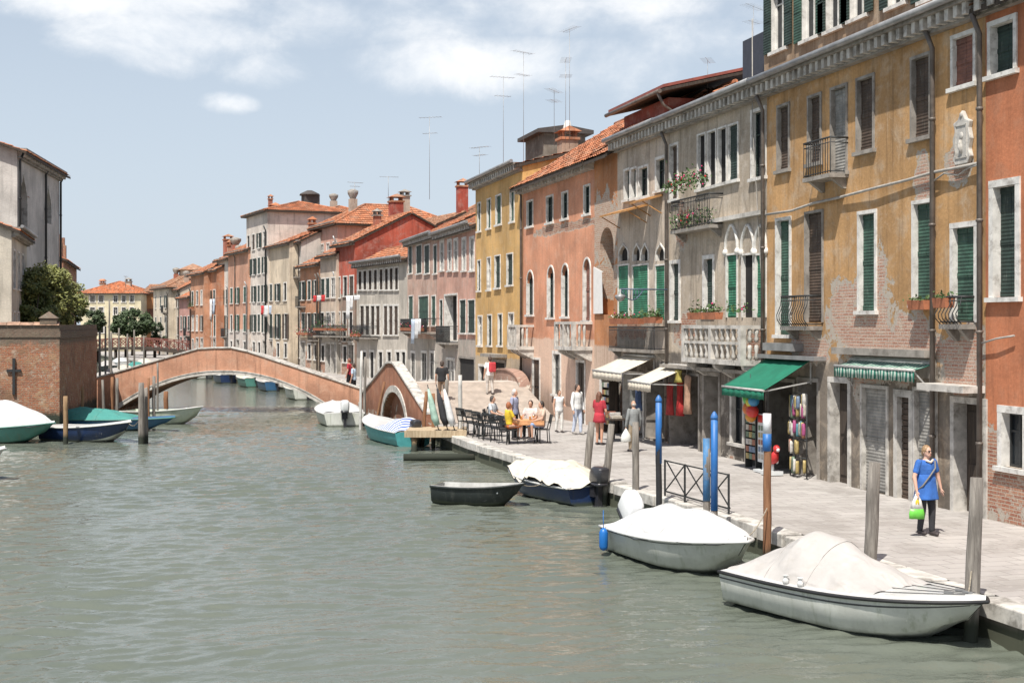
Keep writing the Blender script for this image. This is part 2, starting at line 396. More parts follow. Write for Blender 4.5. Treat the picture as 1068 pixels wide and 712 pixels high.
        if sh:                                                      # leaves folded open against the wall
            wd = (x1-x0)/2*.98
            for sg, xe in ((-1, x0-.02), (1, x1+.02)):
                q = MB(); xo = xe + sg*wd
                q.box(min(xe,xo), -.085, z0, max(xe,xo), -.045, z1-ah*.6)
                q.box(min(xe,xo)+.03, -.1, lerp(z0,z1,.45), max(xe,xo)-.03, -.086, lerp(z0,z1,.5))
                s.part(q, 'shutter', sh, w)
        return w
    @staticmethod
    def curve(x0, x1, z1, ah, arch, n=10):
        xm = (x0+x1)/2; hw = (x1-x0)/2; pts = []
        for i in range(n+1):
            a = math.pi*i/n; cx = math.cos(a)
            if arch == 'round': z = math.sin(a)
            else:
                t = 1-abs(cx)                                       # ogee: swelling flanks, a point at the top
                z = .72*math.sqrt(max(0, 1-(1-t)**2)) + .28*t**4
            pts.append((xm - hw*cx, z1-ah+ah*z))
        return pts
    # -- walls
    def walls(s, H, mat, thick=None, gable=0.0, hole_side=None, backdepth=None):
        s.H = H; W, D = s.W, s.D; m = MB()
        hs = s.holes
        xs = sorted({0.0, W, *[h[0] for h in hs], *[h[2] for h in hs]}); zs = sorted({0.0, H, *[h[1] for h in hs], *[min(h[3], H) for h in hs]})
        xs = [x for x in xs if 0 <= x <= W]; zs = [z for z in zs if 0 <= z <= H]
        for i in range(len(xs)-1):
            run = None
            for k in range(len(zs)-1):
                cx, cz = (xs[i]+xs[i+1])/2, (zs[k]+zs[k+1])/2
                if any(h[0] < cx < h[2] and h[1] < cz < h[3] for h in hs):
                    if run is not None: m.quad((xs[i],0,run),(xs[i+1],0,run),(xs[i+1],0,zs[k]),(xs[i],0,zs[k])); run = None
                elif run is None: run = zs[k]
            if run is not None: m.quad((xs[i],0,run),(xs[i+1],0,run),(xs[i+1],0,zs[-1]),(xs[i],0,zs[-1]))
        for x0, z0, x1, z1, rec, arch, ah in hs:
            zt = z1 - ah if arch else z1
            m.quad((x0,0,z0),(x0,0,zt),(x0,rec,zt),(x0,rec,z0)); m.quad((x1,0,z0),(x1,rec,z0),(x1,rec,zt),(x1,0,zt))
            m.quad((x0,0,z0),(x0,rec,z0),(x1,rec,z0),(x1,0,z0))
            if not arch: m.quad((x0,0,z1),(x1,0,z1),(x1,rec,z1),(x0,rec,z1))
            else:
                cv = s.curve(x0, x1, z1, ah, arch); h = len(cv)//2
                for seg, cx in ((cv[:h+1], x0), (cv[h:], x1)):
                    for a, b in zip(seg, seg[1:]): m.add([(a[0],0,a[1]),(b[0],0,b[1]),(cx,0,z1)], [(0,1,2)])
                for a, b in zip(cv, cv[1:]): m.quad((a[0],0,a[1]),(b[0],0,b[1]),(b[0],rec,b[1]),(a[0],rec,a[1]))
        g = H + gable
        for x in (0, W):
            pts = [(x,0,0),(x,D,0),(x,D,H)]  + [(x,0,H)]
            m.poly(pts if x == W else pts[::-1])
        m.quad((W,D,0),(0,D,0),(0,D,H),(W,D,H)); 
        m.quad((0,0,H),(W,0,H),(W,D,H),(0,D,H))
        s.wall = s.part(m, 'wall', mat); return s.wall
    def roof(s, pitch=.5, over=.35, mat=None, kind='gable', step=.075, ends=.12, z=None, fascia=None):
        mat = mat or TILE; W, D = s.W, s.D; H = s.H if z is None else z; m = MB()
        rise = D/2*pitch
        if kind == 'gable':
            S = math.hypot(D/2+over, (D/2+over)*pitch); us = Vector((0, 1, pitch)).normalized()
            tiles(m, Vector((-ends, -over, H-over*pitch+.03)), Vector((1,0,0)), W+2*ends, us, S, step)
            us2 = Vector((0, -1, pitch)).normalized()
            tiles(m, Vector((W+ends, D+over, H-over*pitch+.03)), Vector((-1,0,0)), W+2*ends, us2, S, step*2)
            m.tube([(-ends, D/2, H+rise+.06), (W+ends, D/2, H+rise+.06)], .11, 8)
            lo = [(-ends,-over,H-over*pitch-.08), (W+ends,-over,H-over*pitch-.08), (W+ends,D/2,H+rise-.08), (-ends,D/2,H+rise-.08)]
            m.poly(lo[::-1], 1)
            if pitch > .15:
                for x in (0, W):
                    q = [(x,.01,H),(x,D-.01,H),(x,D/2,H+rise-.09)]; m.poly(q if x else q[::-1], 2)
            for x in (-ends, W+ends):
                for y0, y1 in ((-over, D/2), (D+over, D/2)):
                    zz = H - over*pitch
                    m.poly([(x,y0,zz-.08),(x,y1,H+rise-.08),(x,y1,H+rise+.06),(x,y0,zz+.06)], 1)
            m.poly([(-ends,-over-.005,H-over*pitch-.1),(W+ends,-over-.005,H-over*pitch-.1),(W+ends,-over-.005,H-over*pitch+.03),(-ends,-over-.005,H-over*pitch+.03)], 1)
        else:
            rd = min(W, D)/2; z0 = H - over*pitch; e = over
            a, b, c_, d = (-e,-e,z0), (W+e,-e,z0), (W+e,D+e,z0), (-e,D+e,z0)
            if W >= D: r0, r1 = (rd, D/2, H+rd*pitch), (W-rd, D/2, H+rd*pitch)
            else: r0, r1 = (W/2, rd, H+rd*pitch), (W/2, D-rd, H+rd*pitch)
            fs = [(a,b,r1,r0),(c_,d,r0,r1),(d,a,r0),(b,c_,r1)] if W >= D else [(a,b,r0),(c_,d,r1),(d,a,r0,r1),(b,c_,r1,r0)]
            for f in fs: tiled_face(m, f, step)
            m.add([(p[0],p[1],p[2]-.1) for p in (a,b,c_,d)] + [(p[0],p[1],p[2]+.03) for p in (a,b,c_,d)], [(3,2,1,0),(0,1,5,4),(1,2,6,5),(2,3,7,6),(3,0,4,7)], 1)
            ed = [(a,r0),(d,r0),(b,r1),(c_,r1),(r0,r1)] if W >= D else [(a,r0),(b,r0),(c_,r1),(d,r1),(r0,r1)]
            for p, q in ed:
                if (Vector(p)-Vector(q)).length > .05: m.tube([Vector(p)+Vector((0,0,.06)), Vector(q)+Vector((0,0,.06))], .1, 6)
        s.roof_o = s.part(m, 'roof', [mat, fascia or WOODD, s.wall.data.materials[0]]); return s.roof_o
    def cornice(s, z, h=.3, out=.4, dent=.42, mat=None, gutter=True, x0=0, x1=None):
        x1 = s.W if x1 is None else x1; m = MB(); D2 = mat is None
        m.box(x0, -out, z+.0, x1, .02, z+.09); m.box(x0, -out*.42, z-h, x1, .02, z-h+.07)
        n = max(2, int((x1-x0)/dent))
        for i in range(n):
            a = lerp(x0, x1, (i+.25)/n); m.box(a, -out*.86, z-h*.8, a+dent*.45, .02, z-.002, 1)
        o = s.part(m, 'cornice', [mat or STONE_D, mat or STONE])
        if gutter:
            q = MB(); q.tube([(x0, -out-.08, z+.12), (x1, -out-.08, z+.14)], .085, 8); s.part(q, 'gutter', ZINC, o)
        return o
    def pipe(s, px, y0=0, zt=None, r=.055, mat=None, px_in=True):
        x = s.X(px) if px_in else px; zt = zt or s.H-.2
        m = MB(); m.tube([(x,-.12,.15),(x,-.12,zt-.4),(x,-.3,zt)], r, 8)
        for i in range(4): z = zt*(.15+.22*i); m.tube([(x,-.12,z),(x,-.12,z+.06)], r*1.35, 8)
        return s.part(m, 'drainpipe', mat or PIPE)
    def chimney(s, x, y, z0, h, w=.6, mat=None, pot='cap', d=None):
        d = d or w; m = MB(); m.box(x-w/2, y-d/2, z0, x+w/2, y+d/2, z0+h)
        c_ = s.part(m, 'chimney', mat or plaster('chimney_render', (.42,.15,.1), None, (), -9), s.roof_o)
        q = MB()
        if pot == 'cap':
            q.box(x-w/2-.1, y-d/2-.1, z0+h, x+w/2+.1, y+d/2+.1, z0+h+.1)
            for i in range(4):
                a, b = ((-1,-1),(1,-1),(1,1),(-1,1))[i]; q.box(x+a*w*.36-.07, y+b*d*.36-.07, z0+h+.1, x+a*w*.36+.07, y+b*d*.36+.07, z0+h+.36)
            zz = z0+h+.36; e = w/2+.14; f = d/2+.14
            q.add([(x-e,y-f,zz),(x+e,y-f,zz),(x+e,y+f,zz),(x-e,y+f,zz),(x,y,zz+.26)], [(3,2,1,0),(0,1,4),(1,2,4),(2,3,4),(3,0,4)])
        elif pot == 'tiled':
            q.box(x-w/2-.08, y-d/2-.08, z0+h, x+w/2+.08, y+d/2+.08, z0+h+.12)
            for k in range(3):
                for sx in (-1,1): q.box(x+(k-1)*w*.38-.05, y+sx*d*.4-.05, z0+h+.12, x+(k-1)*w*.38+.05, y+sx*d*.4+.05, z0+h+.4)
            zz = z0+h+.4; e = w/2+.15; f = d/2+.15
            q.add([(x-e,y-f,zz),(x+e,y-f,zz),(x+e,y+f,zz),(x-e,y+f,zz),(x-e*.6,y,zz+.28),(x+e*.6,y,zz+.28)], [(3,2,1,0),(0,1,5,4),(2,3,4,5),(1,2,5),(3,0,4)])
        else:                                                       # flaring Venetian bell
            q.lathe([(w*.42,0),(w*.45,.1),(w*.75,.45),(w*.78,.7),(w*.5,.78),(w*.3,.85)], 12, (x,y,z0+h))
        s.part(q, 'chimney_cap', [TILE if pot == 'tiled' else STONE_D], c_)
        return c_
def tiles(m, P, ux, L, us, S, step=.075, mi=0):
    """rows of half-round clay tiles as one rippled skin"""
    nrm = ux.cross(us).normalized()
    if nrm.z < 0: nrm = -nrm
    pitch = .24; nx = max(4, int(L/step)); rows = max(2, int(S/.42)); rnd = random.Random(int(L*100))
    jit = [rnd.uniform(-.012, .012) for _ in range(int(L/pitch)+3)]
    vs = []; fs = []
    for k in range(rows):
        for e in (0, 1):
            for i in range(nx+1):
                x = L*i/nx; ph = x/pitch; h = .055*abs(math.sin(math.pi*ph)) + jit[int(ph)]*(1 if k % 2 else -1)
                p = P + ux*x + us*(S*(k+e)/rows) + nrm*(h + (.05 if e == 0 else .0) + rnd.uniform(-.004,.004))
                vs.append(p)
    w = nx+1
    for r in range(2*rows-1):
        for i in range(nx): fs.append((r*w+i, r*w+i+1, (r+1)*w+i+1, (r+1)*w+i))
    m.add(vs, fs, mi)
def tiled_face(m, f, step):
    """tile skin cut to a hip face (quad or triangle with a horizontal eave f[0]-f[1])"""
    f = [Vector(p) for p in f]; ux = (f[1]-f[0]); L = ux.length; ux.normalize()
    top = (f[2] + f[-1])/2 if len(f) == 4 else f[2]
    nrm = ux.cross(top - f[0]).normalized()
    us = nrm.cross(ux).normalized()
    if us.z < 0: us = -us
    if nrm.z < 0: nrm = -nrm
    S = (top - f[0]).dot(us); rows = max(2, int(S/.42)); nx = max(4, int(L/step)); vs = []; fs = []
    tr = (f[2]-f[0]).dot(ux); tl = (f[-1]-f[0]).dot(ux)
    for k in range(rows):
        for e in (0, 1):
            a = (k+e)/rows; xl = tl*a; xr = lerp(L, tr, a)
            for i in range(nx+1):
                x = min(max(L*i/nx, xl), xr)
                vs.append(f[0] + ux*x + us*(S*a) + nrm*(.055*abs(math.sin(math.pi*x/.24)) + (.05 if e == 0 else 0)))
    w = nx+1
    for r in range(2*rows-1):
        for i in range(nx): fs.append((r*w+i, r*w+i+1, (r+1)*w+i+1, (r+1)*w+i))
    m.add(vs, fs)
def balustrade(h, x0, x1, z, ht=.85, out=.6, name='balcony', mat=None, rows=1, n=None):
    """stone balcony: slab on brackets, turned balusters, rail"""
    mat = mat or STONE; m = MB()
    m.box(x0, -out, z-.14, x1, .02, z); 
    for i in range(3):
        x = lerp(x0+.15, x1-.15, i/2); m.extrude([(x-.09,0.01,z-.14),(x-.09,-out*.85,z-.14),(x-.09,-out*.8,z-.25),(x-.09,-.05,z-.55),(x-.09,.01,z-.55)], (.18,0,0))
    b = h.part(m, name, mat)
    m = MB()
    m.box(x0, -out, z+ht-.1, x1, -out+.16, z+ht); m.box(x0, -out+.16, z+ht-.1, x0+.14, .0, z+ht); m.box(x1-.14, -out+.16, z+ht-.1, x1, .0, z+ht)
    for a in (x0, x1-.16): m.box(a, -out, z+.001, a+.16, -out+.16, z+ht-.1)
    if x1-x0 > 2: m.box((x0+x1)/2-.09, -out, z+.001, (x0+x1)/2+.09, -out+.16, z+ht-.1)
    if rows == 2: m.box(x0+.16, -out+.01, z+ht*.44, x1-.16, -out+.14, z+ht*.52)
    n = n or max(3, int((x1-x0)/.22)); prof = [(.035,0),(.05,.03),(.07,.25),(.04,.5),(.07,.75),(.05,.97),(.035,1)]
    segs = [(z, z+ht-.1)] if rows == 1 else [(z, z+ht*.44), (z+ht*.52, z+ht-.1)]
    for za, zb in segs:
        for i in range(n): m.lathe([(r, q*(zb-za)) for r, q in prof], 6, (lerp(x0+.24, x1-.24, i/(n-1)), -out+.08, za), cap=False)
        for xx in (x0+.07, x1-.07):
            for i in range(2): m.lathe([(r, q*(zb-za)) for r, q in prof], 6, (xx, -out+.3+.2*i, za), cap=False)
    h.part(m, 'balustrade', mat, b); return b
def iron_balcony(h, x0, x1, z, ht=.8, out=.4, belly=True, mat=None):
    m = MB(); m.box(x0, -out, z-.1, x1, .02, z)
    for x in (x0+.1, x1-.22): m.extrude([(x,.01,z-.1),(x,-out*.8,z-.1),(x,-.05,z-.35),(x,.01,z-.35)], (.12,0,0))
    b = h.part(m, 'balcony', STONE_D); m = MB()
    pts = [(x0+.02, 0), (x0+.02, -out+.03), (x1-.02, -out+.03), (x1-.02, 0)]
    for zz, r in ((z+ht, .025), (z+.05, .015), (z+ht*.86, .012)): m.tube([(x,y,zz) for x, y in pts], r, 5)
    n = max(4, int((x1-x0)/.12))
    for i in range(n+1):
        x = lerp(x0+.02, x1-.02, i/n); o = -out+.03; k = .13 if belly else 0
        m.tube([(x,o,z),(x,o-k*.9,z+ht*.22),(x,o-k,z+ht*.38),(x,o-k*.2,z+ht*.7),(x,o,z+ht)], .012, 4)
    h.part(m, 'railing', mat or IRON, b); return b
def awning(label, h, x0, x1, z, drop, out, col_mat, valance=.22, bars=True, group=None, tilt_x=0.0, strip=None):
    """cloth awning on folding arms, fixed to the wall at height z; its own object"""
    p = h.fr.pt(h.ta + (x0+x1)/2, 0); r = empty('awning', (p.x, p.y, h.zb+z), h.fr.rz, label, 'awning', group)
    w = (x1-x0)/2; m = MB(); n = 14; k = 8
    vs = []; fs = []
    for j in range(k+1):
        for i in range(n+1):
            a = j/k; x = lerp(-w, w, i/n); sag = -.05*math.sin(math.pi*a)*(.6+.4*math.sin(i*2.1))
            vs.append((x, -out*a-.05, -drop*a + sag))
    for j in range(k):
        for i in range(n): fs.append((j*(n+1)+i, j*(n+1)+i+1, (j+1)*(n+1)+i+1, (j+1)*(n+1)+i))
    m.add(vs, fs, 0, True); c_ = m.build('canvas', col_mat, r)
    so = c_.modifiers.new('Solidify', 'SOLIDIFY'); so.thickness = .012
    m = MB(); vs = []; fs = []; n = 36
    for i in range(n+1):
        x = lerp(-w, w, i/n); y = -out-.05+.025*math.sin(i*1.3); vs += [(x, -out-.05, -drop-.01), (x, y, -drop-valance-.02*(i % 3 == 0))]
    for i in range(n): fs.append((2*i, 2*i+2, 2*i+3, 2*i+1))
    m.add(vs, fs, 0, True); v = m.build('valance', strip or col_mat, r)
    so = v.modifiers.new('Solidify', 'SOLIDIFY'); so.thickness = .01
    m = MB(); m.tube([(-w,-out-.05,-drop),(w,-out-.05,-drop)], .03, 8); m.tube([(-w,-.03,.03),(w,-.03,.03)], .06, 8)
    for sg in (-1, 1):
        m.bar((sg*w*.96,-.04,-.55),(sg*w*.96,-out-.03,-drop-.02), .03)
        m.bar((sg*w*.96,-.04,-.06),(sg*w*.96,-.04,-.6), .03)
    m.build('awning_frame', simple('awning_frame_paint', (.45,.44,.42), .5), r)
    return r
CL_CREAM = simple('cream_canvas', (.62,.56,.46), .9, .08, 3, .2, dirt=(.4,.35,.28), dirt_amt=.3); CL_GREEN = simple('green_canvas', (.008,.145,.085), .85, .15, 2.5, .15)
def striped(name, c1, c2, w=9.0, axis='X'):
    if name in _C: return _C[name]
    g = G(name); o = g.obj(); t = g.n('TexWave', {'Vector': o, 'Scale': w}, wave_type='BANDS', bands_direction=axis).outputs[1]
    _C[name] = g.out(g.mix(g.step(t, .4, .6), c1, c2), .85, g.noise(o, 30, 4), .1); return _C[name]
CL_GSTR = striped('green_striped_canvas', (.01,.13,.09), (.38,.45,.39), 2.4)
# ---------------------------------------------------------------- the right-hand row
ST = Fr((15.87, 0), (0, -1))
R2 = Fr(cw(-7.3, 90), cw(.454, -1))
def ceil_(h, z): return z - h.zb
ROW = 'houses along the right quay'

# near orange house at the frame's edge
h = House('orange plastered house with brick base and white framed ground window, beside the ochre house', ST, 1028, 1068, w=9.0, depth=9, group=ROW)
H1 = h
h.win((1034,24,1058,76), 'shutter', .1, smat=SH_D, arch=None); h.win((1037,194,1060,310), 'shutter', .14, smat=SH_D)
h.win((1046,431,1068,488), 'pane', .14, sill=True, smat=IRON)
for x in (3.0, 5.4, 7.4): h.win((x,6.9,x+.85,8.2), 'shutter', .1, smat=SH_D, px=False); h.win((x,3.5,x+.9,5.8), 'shutter', .12, smat=SH_G, px=False)
h.win((4.2,0,5.4,2.5), 'door', .14, sill=False, px=False)
h.walls(10.25, plaster('orange_plaster', (.55,.2,.095), (.5,.27,.17), [(.3,1.0,3.5,1.05),(4,.9,5,.9)], .9, .3, .35))
h.cornice(10.3); h.roof(.45, .3, TILE2)

# long ochre house
h = House('long ochre house shedding plaster over pink brick, three storeys under a grey toothed cornice', ST, 800, 1028, depth=9, group=ROW); H2 = h; h.rec = .14
for r in ((812,111,823,177),(844,101,856,170),(868,92,883,180),(895,82,911,157),(952,60,970,143)):
    h.win(r, 'shutter', .07, smat=SH_B if r[0] != 868 else SH_GR, surmat=STONE_D)
h.win((995,38,1016,89), 'shutter', .09, smat=SH_R, rec=.12)
for r in ((897,223,913,324),(954,212,973,316)): h.win(r, 'shutter', .085, smat=SH_G)
h.win((995,237,1017,336), 'shutter', .11, smat=SH_G, sill=False)
h.win((811,230,824,349), 'shutter', .09, smat=SH_G, rec=.16); h.win((841,222,858,336), 'shutter', .06, smat=SH_B, sill=False, surmat=STONE_D)
# street level
h.win((867,399,885,509), 'door', .13, sill=False, rec=.3, surmat=STONE)
h.win((900,405,925,513), 'shutter', .08, smat=SH_GR, sill=False, surmat=STONE, leaves=2); h.win((937,414,949,522), 'roller', .16, sill=False, surmat=STONE)
h.win((955,408,976,530), 'shutter', .08, smat=SH_GR, sill=False, surmat=STONE, leaves=2); h.win((996,421,1026,540), 'door', .13, sill=False, rec=.35, surmat=STONE)
h.win((803,398,828,494), 'dark', .1, sill=False, rec=1.6, surmat=STONE_D); h.win((834,398,853,500), 'dark', .1, sill=False, rec=1.2, surmat=STONE_D)
X = h.X
sp = [(X(905), h.Z(350,905), 1.5, 1.7), (X(880), h.Z(330,880), .9, 1.1), (X(950), h.Z(362,950), 1.6, .9), (X(1000), h.Z(172,1000), .55, .5), (X(962), h.Z(190,962), .4, .8), (X(845), h.Z(362,845), 1.2, .55), (X(1005), h.Z(372,1005), 1.0, .9), (X(915), h.Z(285,915), .45, .8)]
h.walls(10.25, plaster('ochre_plaster', (.56,.325,.14), (.58,.47,.35), sp, -.2, .45, .45, ((.4,.2,.14),(.5,.33,.25),(.5,.45,.38)), low=(3.0,(.22,.185,.15))))
h.cornice(10.3, .3, .45, .3); iron_balcony(h, X(829), X(858), h.Z(340,843), .75, .42); iron_balcony(h, X(856), X(885), h.Z(184,870), .85, .5, False); iron_balcony(h, X(996)-.05, X(1018), h.Z(338,1007), .55, .35)
h.pipe(799.6); h.pipe(977.5, zt=10.1); h.pipe(1027)
m = MB(); m.box(X(880)-.1, -.28, h.Z(366,920)-.1, X(976), .02, h.Z(366,920)+.06); m.box(X(891), -.06, 2.75, X(976), .02, 3.15); h.part(m, 'shop_lintel', STONE_D)
m = MB(); m.box(X(978), -.5, h.Z(404,1000)-.07, X(1028)-.02, .02, h.Z(404,1000)+.07); h.part(m, 'door_canopy', STONE)
m = MB(); m.box(X(800)+.1, -.34, h.Z(372,830)-.06, X(862), .02, h.Z(372,830)+.04); m.box(X(806), -.3, h.Z(366,830), X(838), .02, h.Z(366,830)+.2); h.part(m, 'shop_lintel', ZINC)
h.roof(.1, .0, TILE2, z=10.3)
# its upper storey, set back a little behind the cornice
u = House(None, ST, 797, 1014, off=.55, depth=7.5, zbase=10.8, name='upper_storey', parent=H2)
for r in ((806,-22,820,52),(838,-30,853,40),(863,-40,878,30),(888,-50,904,18),(928,-60,944,5),(962,-70,980,-2)):
    u.win(r, 'pane', .07, smat=WHITE, sh=SH_D if r[0] != 838 else SH_G, rec=.15)
u.walls(3.7, plaster('pinkish_upper_plaster', (.52,.36,.23), (.5,.42,.33), [], -9, .5, .5)); u.roof(.42, .3, TILE2, ends=.8)
x, z = u.at(784, 80, 1.2); m = MB(); m.box(x, .9, -.3, -.02, 1.7, u.at(784, 44, 1.2)[1]); u.part(m, 'roof_tank', simple('dark_tank', (.03,.032,.045), .5))

# grey-beige house with balcony
h = House('grey beige house with carved white balcony, triple window and flower balcony', ST, 697, 800, depth=9, group=ROW); H3 = h; X = h.X; h.rec = .15
h.win((785,116,798,185), 'pane', .09, smat=SH_D)
for a, b in ((728.5,736),(739,747),(750,758),(761,770)): h.win((a,141-(a-728)*.32,b,197-(a-728)*.28), 'shutter' if a > 757 else 'dark', .055, smat=SH_D, sill=True, rec=.09)
h.win((699.5,152,707,208), 'shutter', .08, smat=SH_B); h.win((700.5,275,708.5,334), 'shutter', .12, smat=SH_D); h.win((735,270,744,322), 'shutter', .12, smat=SH_D)
for a, b, f in ((758.5,769,'shutter'),(775,786,'dark'),(789,799,'shutter')): h.win((a,266,b,331), f, .055, smat=SH_GB, sill=False, rec=.09, leaves=1)
m = MB()
for a, b in ((757.5,770),(774,787),(788,799.5)):
    x0, x1, zb_, zt_ = X(a), X(b), h.Z(258,(a+b)/2), h.Z(233,(a+b)/2); hw = (x1-x0)/2; n = 9
    pts = [(x0,zb_-.25)] + [(x0+hw-hw*math.cos(math.pi*k/n), zb_+(zt_-zb_)*(.75*math.sin(math.pi*k/n)+.25*(1-abs(1-2*k/n))**3)) for k in range(n+1)] + [(x1,zb_-.25)]
    m.tube([(p,-.02,q) for p, q in pts], .055, 6)
    for xx in (x0, x1): m.lathe([(.05,0),(.1,.04),(.1,.12),(.06,.18)], 8, (xx,-.02,h.Z(266,(a+b)/2)))
h.part(m, 'blind_arches', WHITE)
h.win((735,392,750,476), 'dark', .12, sill=False, rec=.9, surmat=STONE_D); h.win((764,409,775,462), 'pane', .13, smat=IRON, surmat=STONE)
h.win((700,391,729,468), 'dark', .08, sill=False, rec=1.4, surmat=STONE_D); h.win((779,398,796,485), 'door', .1, sill=False, surmat=STONE_D, smat=SH_B)
h.walls(10.25, plaster('grey_beige_plaster', (.56,.465,.36), (.6,.53,.45), [(X(790),h.Z(360,790),.8,.5),(X(715),h.Z(345,715),1.2,.7),(X(712),h.Z(235,712),.7,1.0)], .25, .6, .6, low=(3.0,(.14,.12,.1))))
h.cornice(10.3, .3, .45, .3); h.pipe(698.5)
balustrade(h, X(735), X(799), h.Z(374,768), .95, .75, rows=2, n=11)
m = MB(); m.box(X(745), -.2, h.Z(229,770), X(800)-.05, .02, h.Z(229,770)+.12); h.part(m, 'string_course', STONE)
iron_balcony(h, X(713), X(754), h.Z(238,732), .9, .45, False)
m = MB(); m.box(X(700), -.4, h.Z(386,740), X(800)-.1, .02, h.Z(386,740)+.1); h.part(m, 'shop_lintel', STONE_D)
h.roof(.1, 0, TILE2, z=10.3)

h = House('grey house with tall green pointed shutters and cream awnings over its shop', ST, 644, 697, depth=9, group=ROW); H3a = h; X = h.X; h.rec = .15
for a, b in ((652,657),(659,664),(667,676)): h.win((a,178-(a-652)*.2,b,208-(a-652)*.2), 'pane', .08, smat=SH_D)
h.win((685,166,694,198), 'pane', .1, smat=SH_D)
for a, b in ((645.5,656),(660.5,676.5),(684.5,694)):
    h.win((a,277,b,333), 'shutter', .05, smat=SH_GB, sill=False, rec=.06, leaves=2 if b-a > 12 else 1)
for a, b in ((646,655.5),(661,668),(669.5,676.5),(685,693.5)): h.win((a,255,b,272), 'dark', .06, arch='ogee', sill=False, rec=.12)
h.win((651,390,671,454), 'dark', .1, sill=False, rec=1.2); h.win((675,390,694,458), 'dark', .1, sill=False, rec=1.4, surmat=STONE_D)
h.walls(10.25, plaster('grey_pink_plaster', (.58,.485,.39), (.62,.55,.48), [(X(650),h.Z(425,650),.5,1.5),(X(660),h.Z(345,660),2,.4)], .2, .6, .6, low=(2.7,(.17,.145,.12)))); h.cornice(10.3, .3, .45, .3); iron_balcony(h, X(645)+.05, X(694), h.Z(364,670), .75, .4, False)
for a, b, y in ((646,676,220),(678,692,208)):
    m = MB(); xa, xb, z = X(a), X(b), h.Z(y,(a+b)/2)
    m.extrude([(xa,-.02,z+.14),(xa,-.75,z-.08),(xa,-.75,z-.14),(xa,-.02,z+.06)], (xb-xa,0,0)); m.bar((xa+.1,-.02,z-.5),(xa+.1,-.7,z-.12),.03); m.bar((xb-.1,-.02,z-.5),(xb-.1,-.7,z-.12),.03)
    h.part(m, 'window_hood', simple('orange_wood_hood', (.4,.2,.07), .8, .3, 4, .3))
h.roof(.1, 0, TILE2, z=10.3)
# red attic behind the cornice
a = House(None, ST, 651, 697, off=2.2, depth=7, zbase=10.75, name='attic_storey', parent=H3a)
a.walls(1.95, plaster('red_attic_plaster', (.3,.07,.045), None, [], -9)); m = MB(); W = a.W
for z0, mi in ((1.95,1),(2.09,0)): m.extrude([(-.5,-.5,z0+.08),(-.5,7.4,z0+2.0),(-.5,7.4,z0+2.1),(-.5,-.5,z0+.19)], (W+1.3,0,0), mi)
a.part(m, 'roof', [simple('red_sheet_roof', (.25,.07,.05), .6, .2, 3, .2), WOODD]); m = MB(); m.tube([(-.5,-.6,2.05),(W+.7,-.6,2.05)], .08, 8); m.tube([(W+.5,-.6,2.0),(W+.5,-.4,1.6),(W+.5,-.08,1.4),(W+.5,-.08,.2)], .06, 8); a.part(m, 'gutter', PIPE)

# brick slip of a house with the loggia arch
h = House('narrow brick and orange house slip with one tall arched loggia', ST, 620, 644, depth=9, group=ROW); X = h.X
h.win((625.5,237,640,328), 'dark', 0, arch='round', rec=1.5, sill=False); h.win((627,395,639,448), 'dark', .1, rec=.5, sill=False)
h.walls(10.2, plaster('bright_orange_plaster', (.56,.24,.1), (.5,.34,.24), [(1.1,7.4,2.2,1.6),(1.2,5.5,2,.8)], .3, .4, .35, ((.42,.25,.17),(.5,.36,.27),(.5,.45,.38)), low=(3.1,(.6,.45,.35))))
m = MB(); m.quad((X(621),-.08,h.Z(327,627)),(X(631),-.08,h.Z(327,627)),(X(630),-.08,h.Z(284,627)),(X(621),-.08,h.Z(278,627))); m.bar((X(621),-.06,h.Z(278,627)),(X(630),-.06,h.Z(284,627)),.03); h.part(m, 'white_blind', simple('white_blind_cloth', (.75,.73,.7), .8, .05))
h.roof(.55, .5, TILE, ends=.15)

# salmon house
h = House('salmon orange house with small balconies and arched windows, chimney and roof terrace above', ST, 545, 620, depth=9, group=ROW); H4 = h; X = h.X; h.rec = 0.12
for r in ((550,210,556,236),(570.5,205,577,232),(586.5,201,592.5,228),(609.5,194,615.5,223)): h.win(r, 'pane', .06, smat=SH_D)
for r in ((550,283,556.5,328),(571.5,278,578,331),(586.5,276,593,330),(609,270,616,334)): h.win(r, 'pane' if r[0] < 600 else 'shutter', .075, smat=SH_D if r[0] < 600 else SH_R, arch='round', rec=.16, leaves=1)
h.win((577.5,369,584.5,411), 'pane', .13, smat=SH_GR); h.win((602,378,610,443), 'door', .1, sill=False, smat=WOODD); h.win((556,375,563,430), 'door', .1, sill=False, smat=SH_B)
h.walls(10.25, plaster('salmon_plaster', (.74,.34,.2), (.7,.45,.33), [(X(600),h.Z(235,600),4,.2),(X(575),h.Z(240,575),3,.25)], -.2, .35, .25, low=(3.3,(.72,.52,.4))))
m = MB(); n = 26
for i in range(n): xx = lerp(.1, h.W-.2, i/(n-1)); m.box(xx, -.38, 9.72, xx+.14, .02, 9.92)
m.box(0, -.42, 9.925, h.W, .02, 10.05); h.part(m, 'cornice', STONE)
balustrade(h, X(598), X(618), h.Z(361,608), .95, .8, n=5); balustrade(h, X(547), X(557), h.Z(361,551), .95, .8, n=5)
h.pipe(546); h.roof(.62, .55, TILE, ends=.2)
x0, z1_ = h.at(548, 148, 4.6); x1 = h.at(567, 148, 4.6)[0]; m = MB(); m.box(x0, 4.6, 10.6, x1, 7.0, z1_)
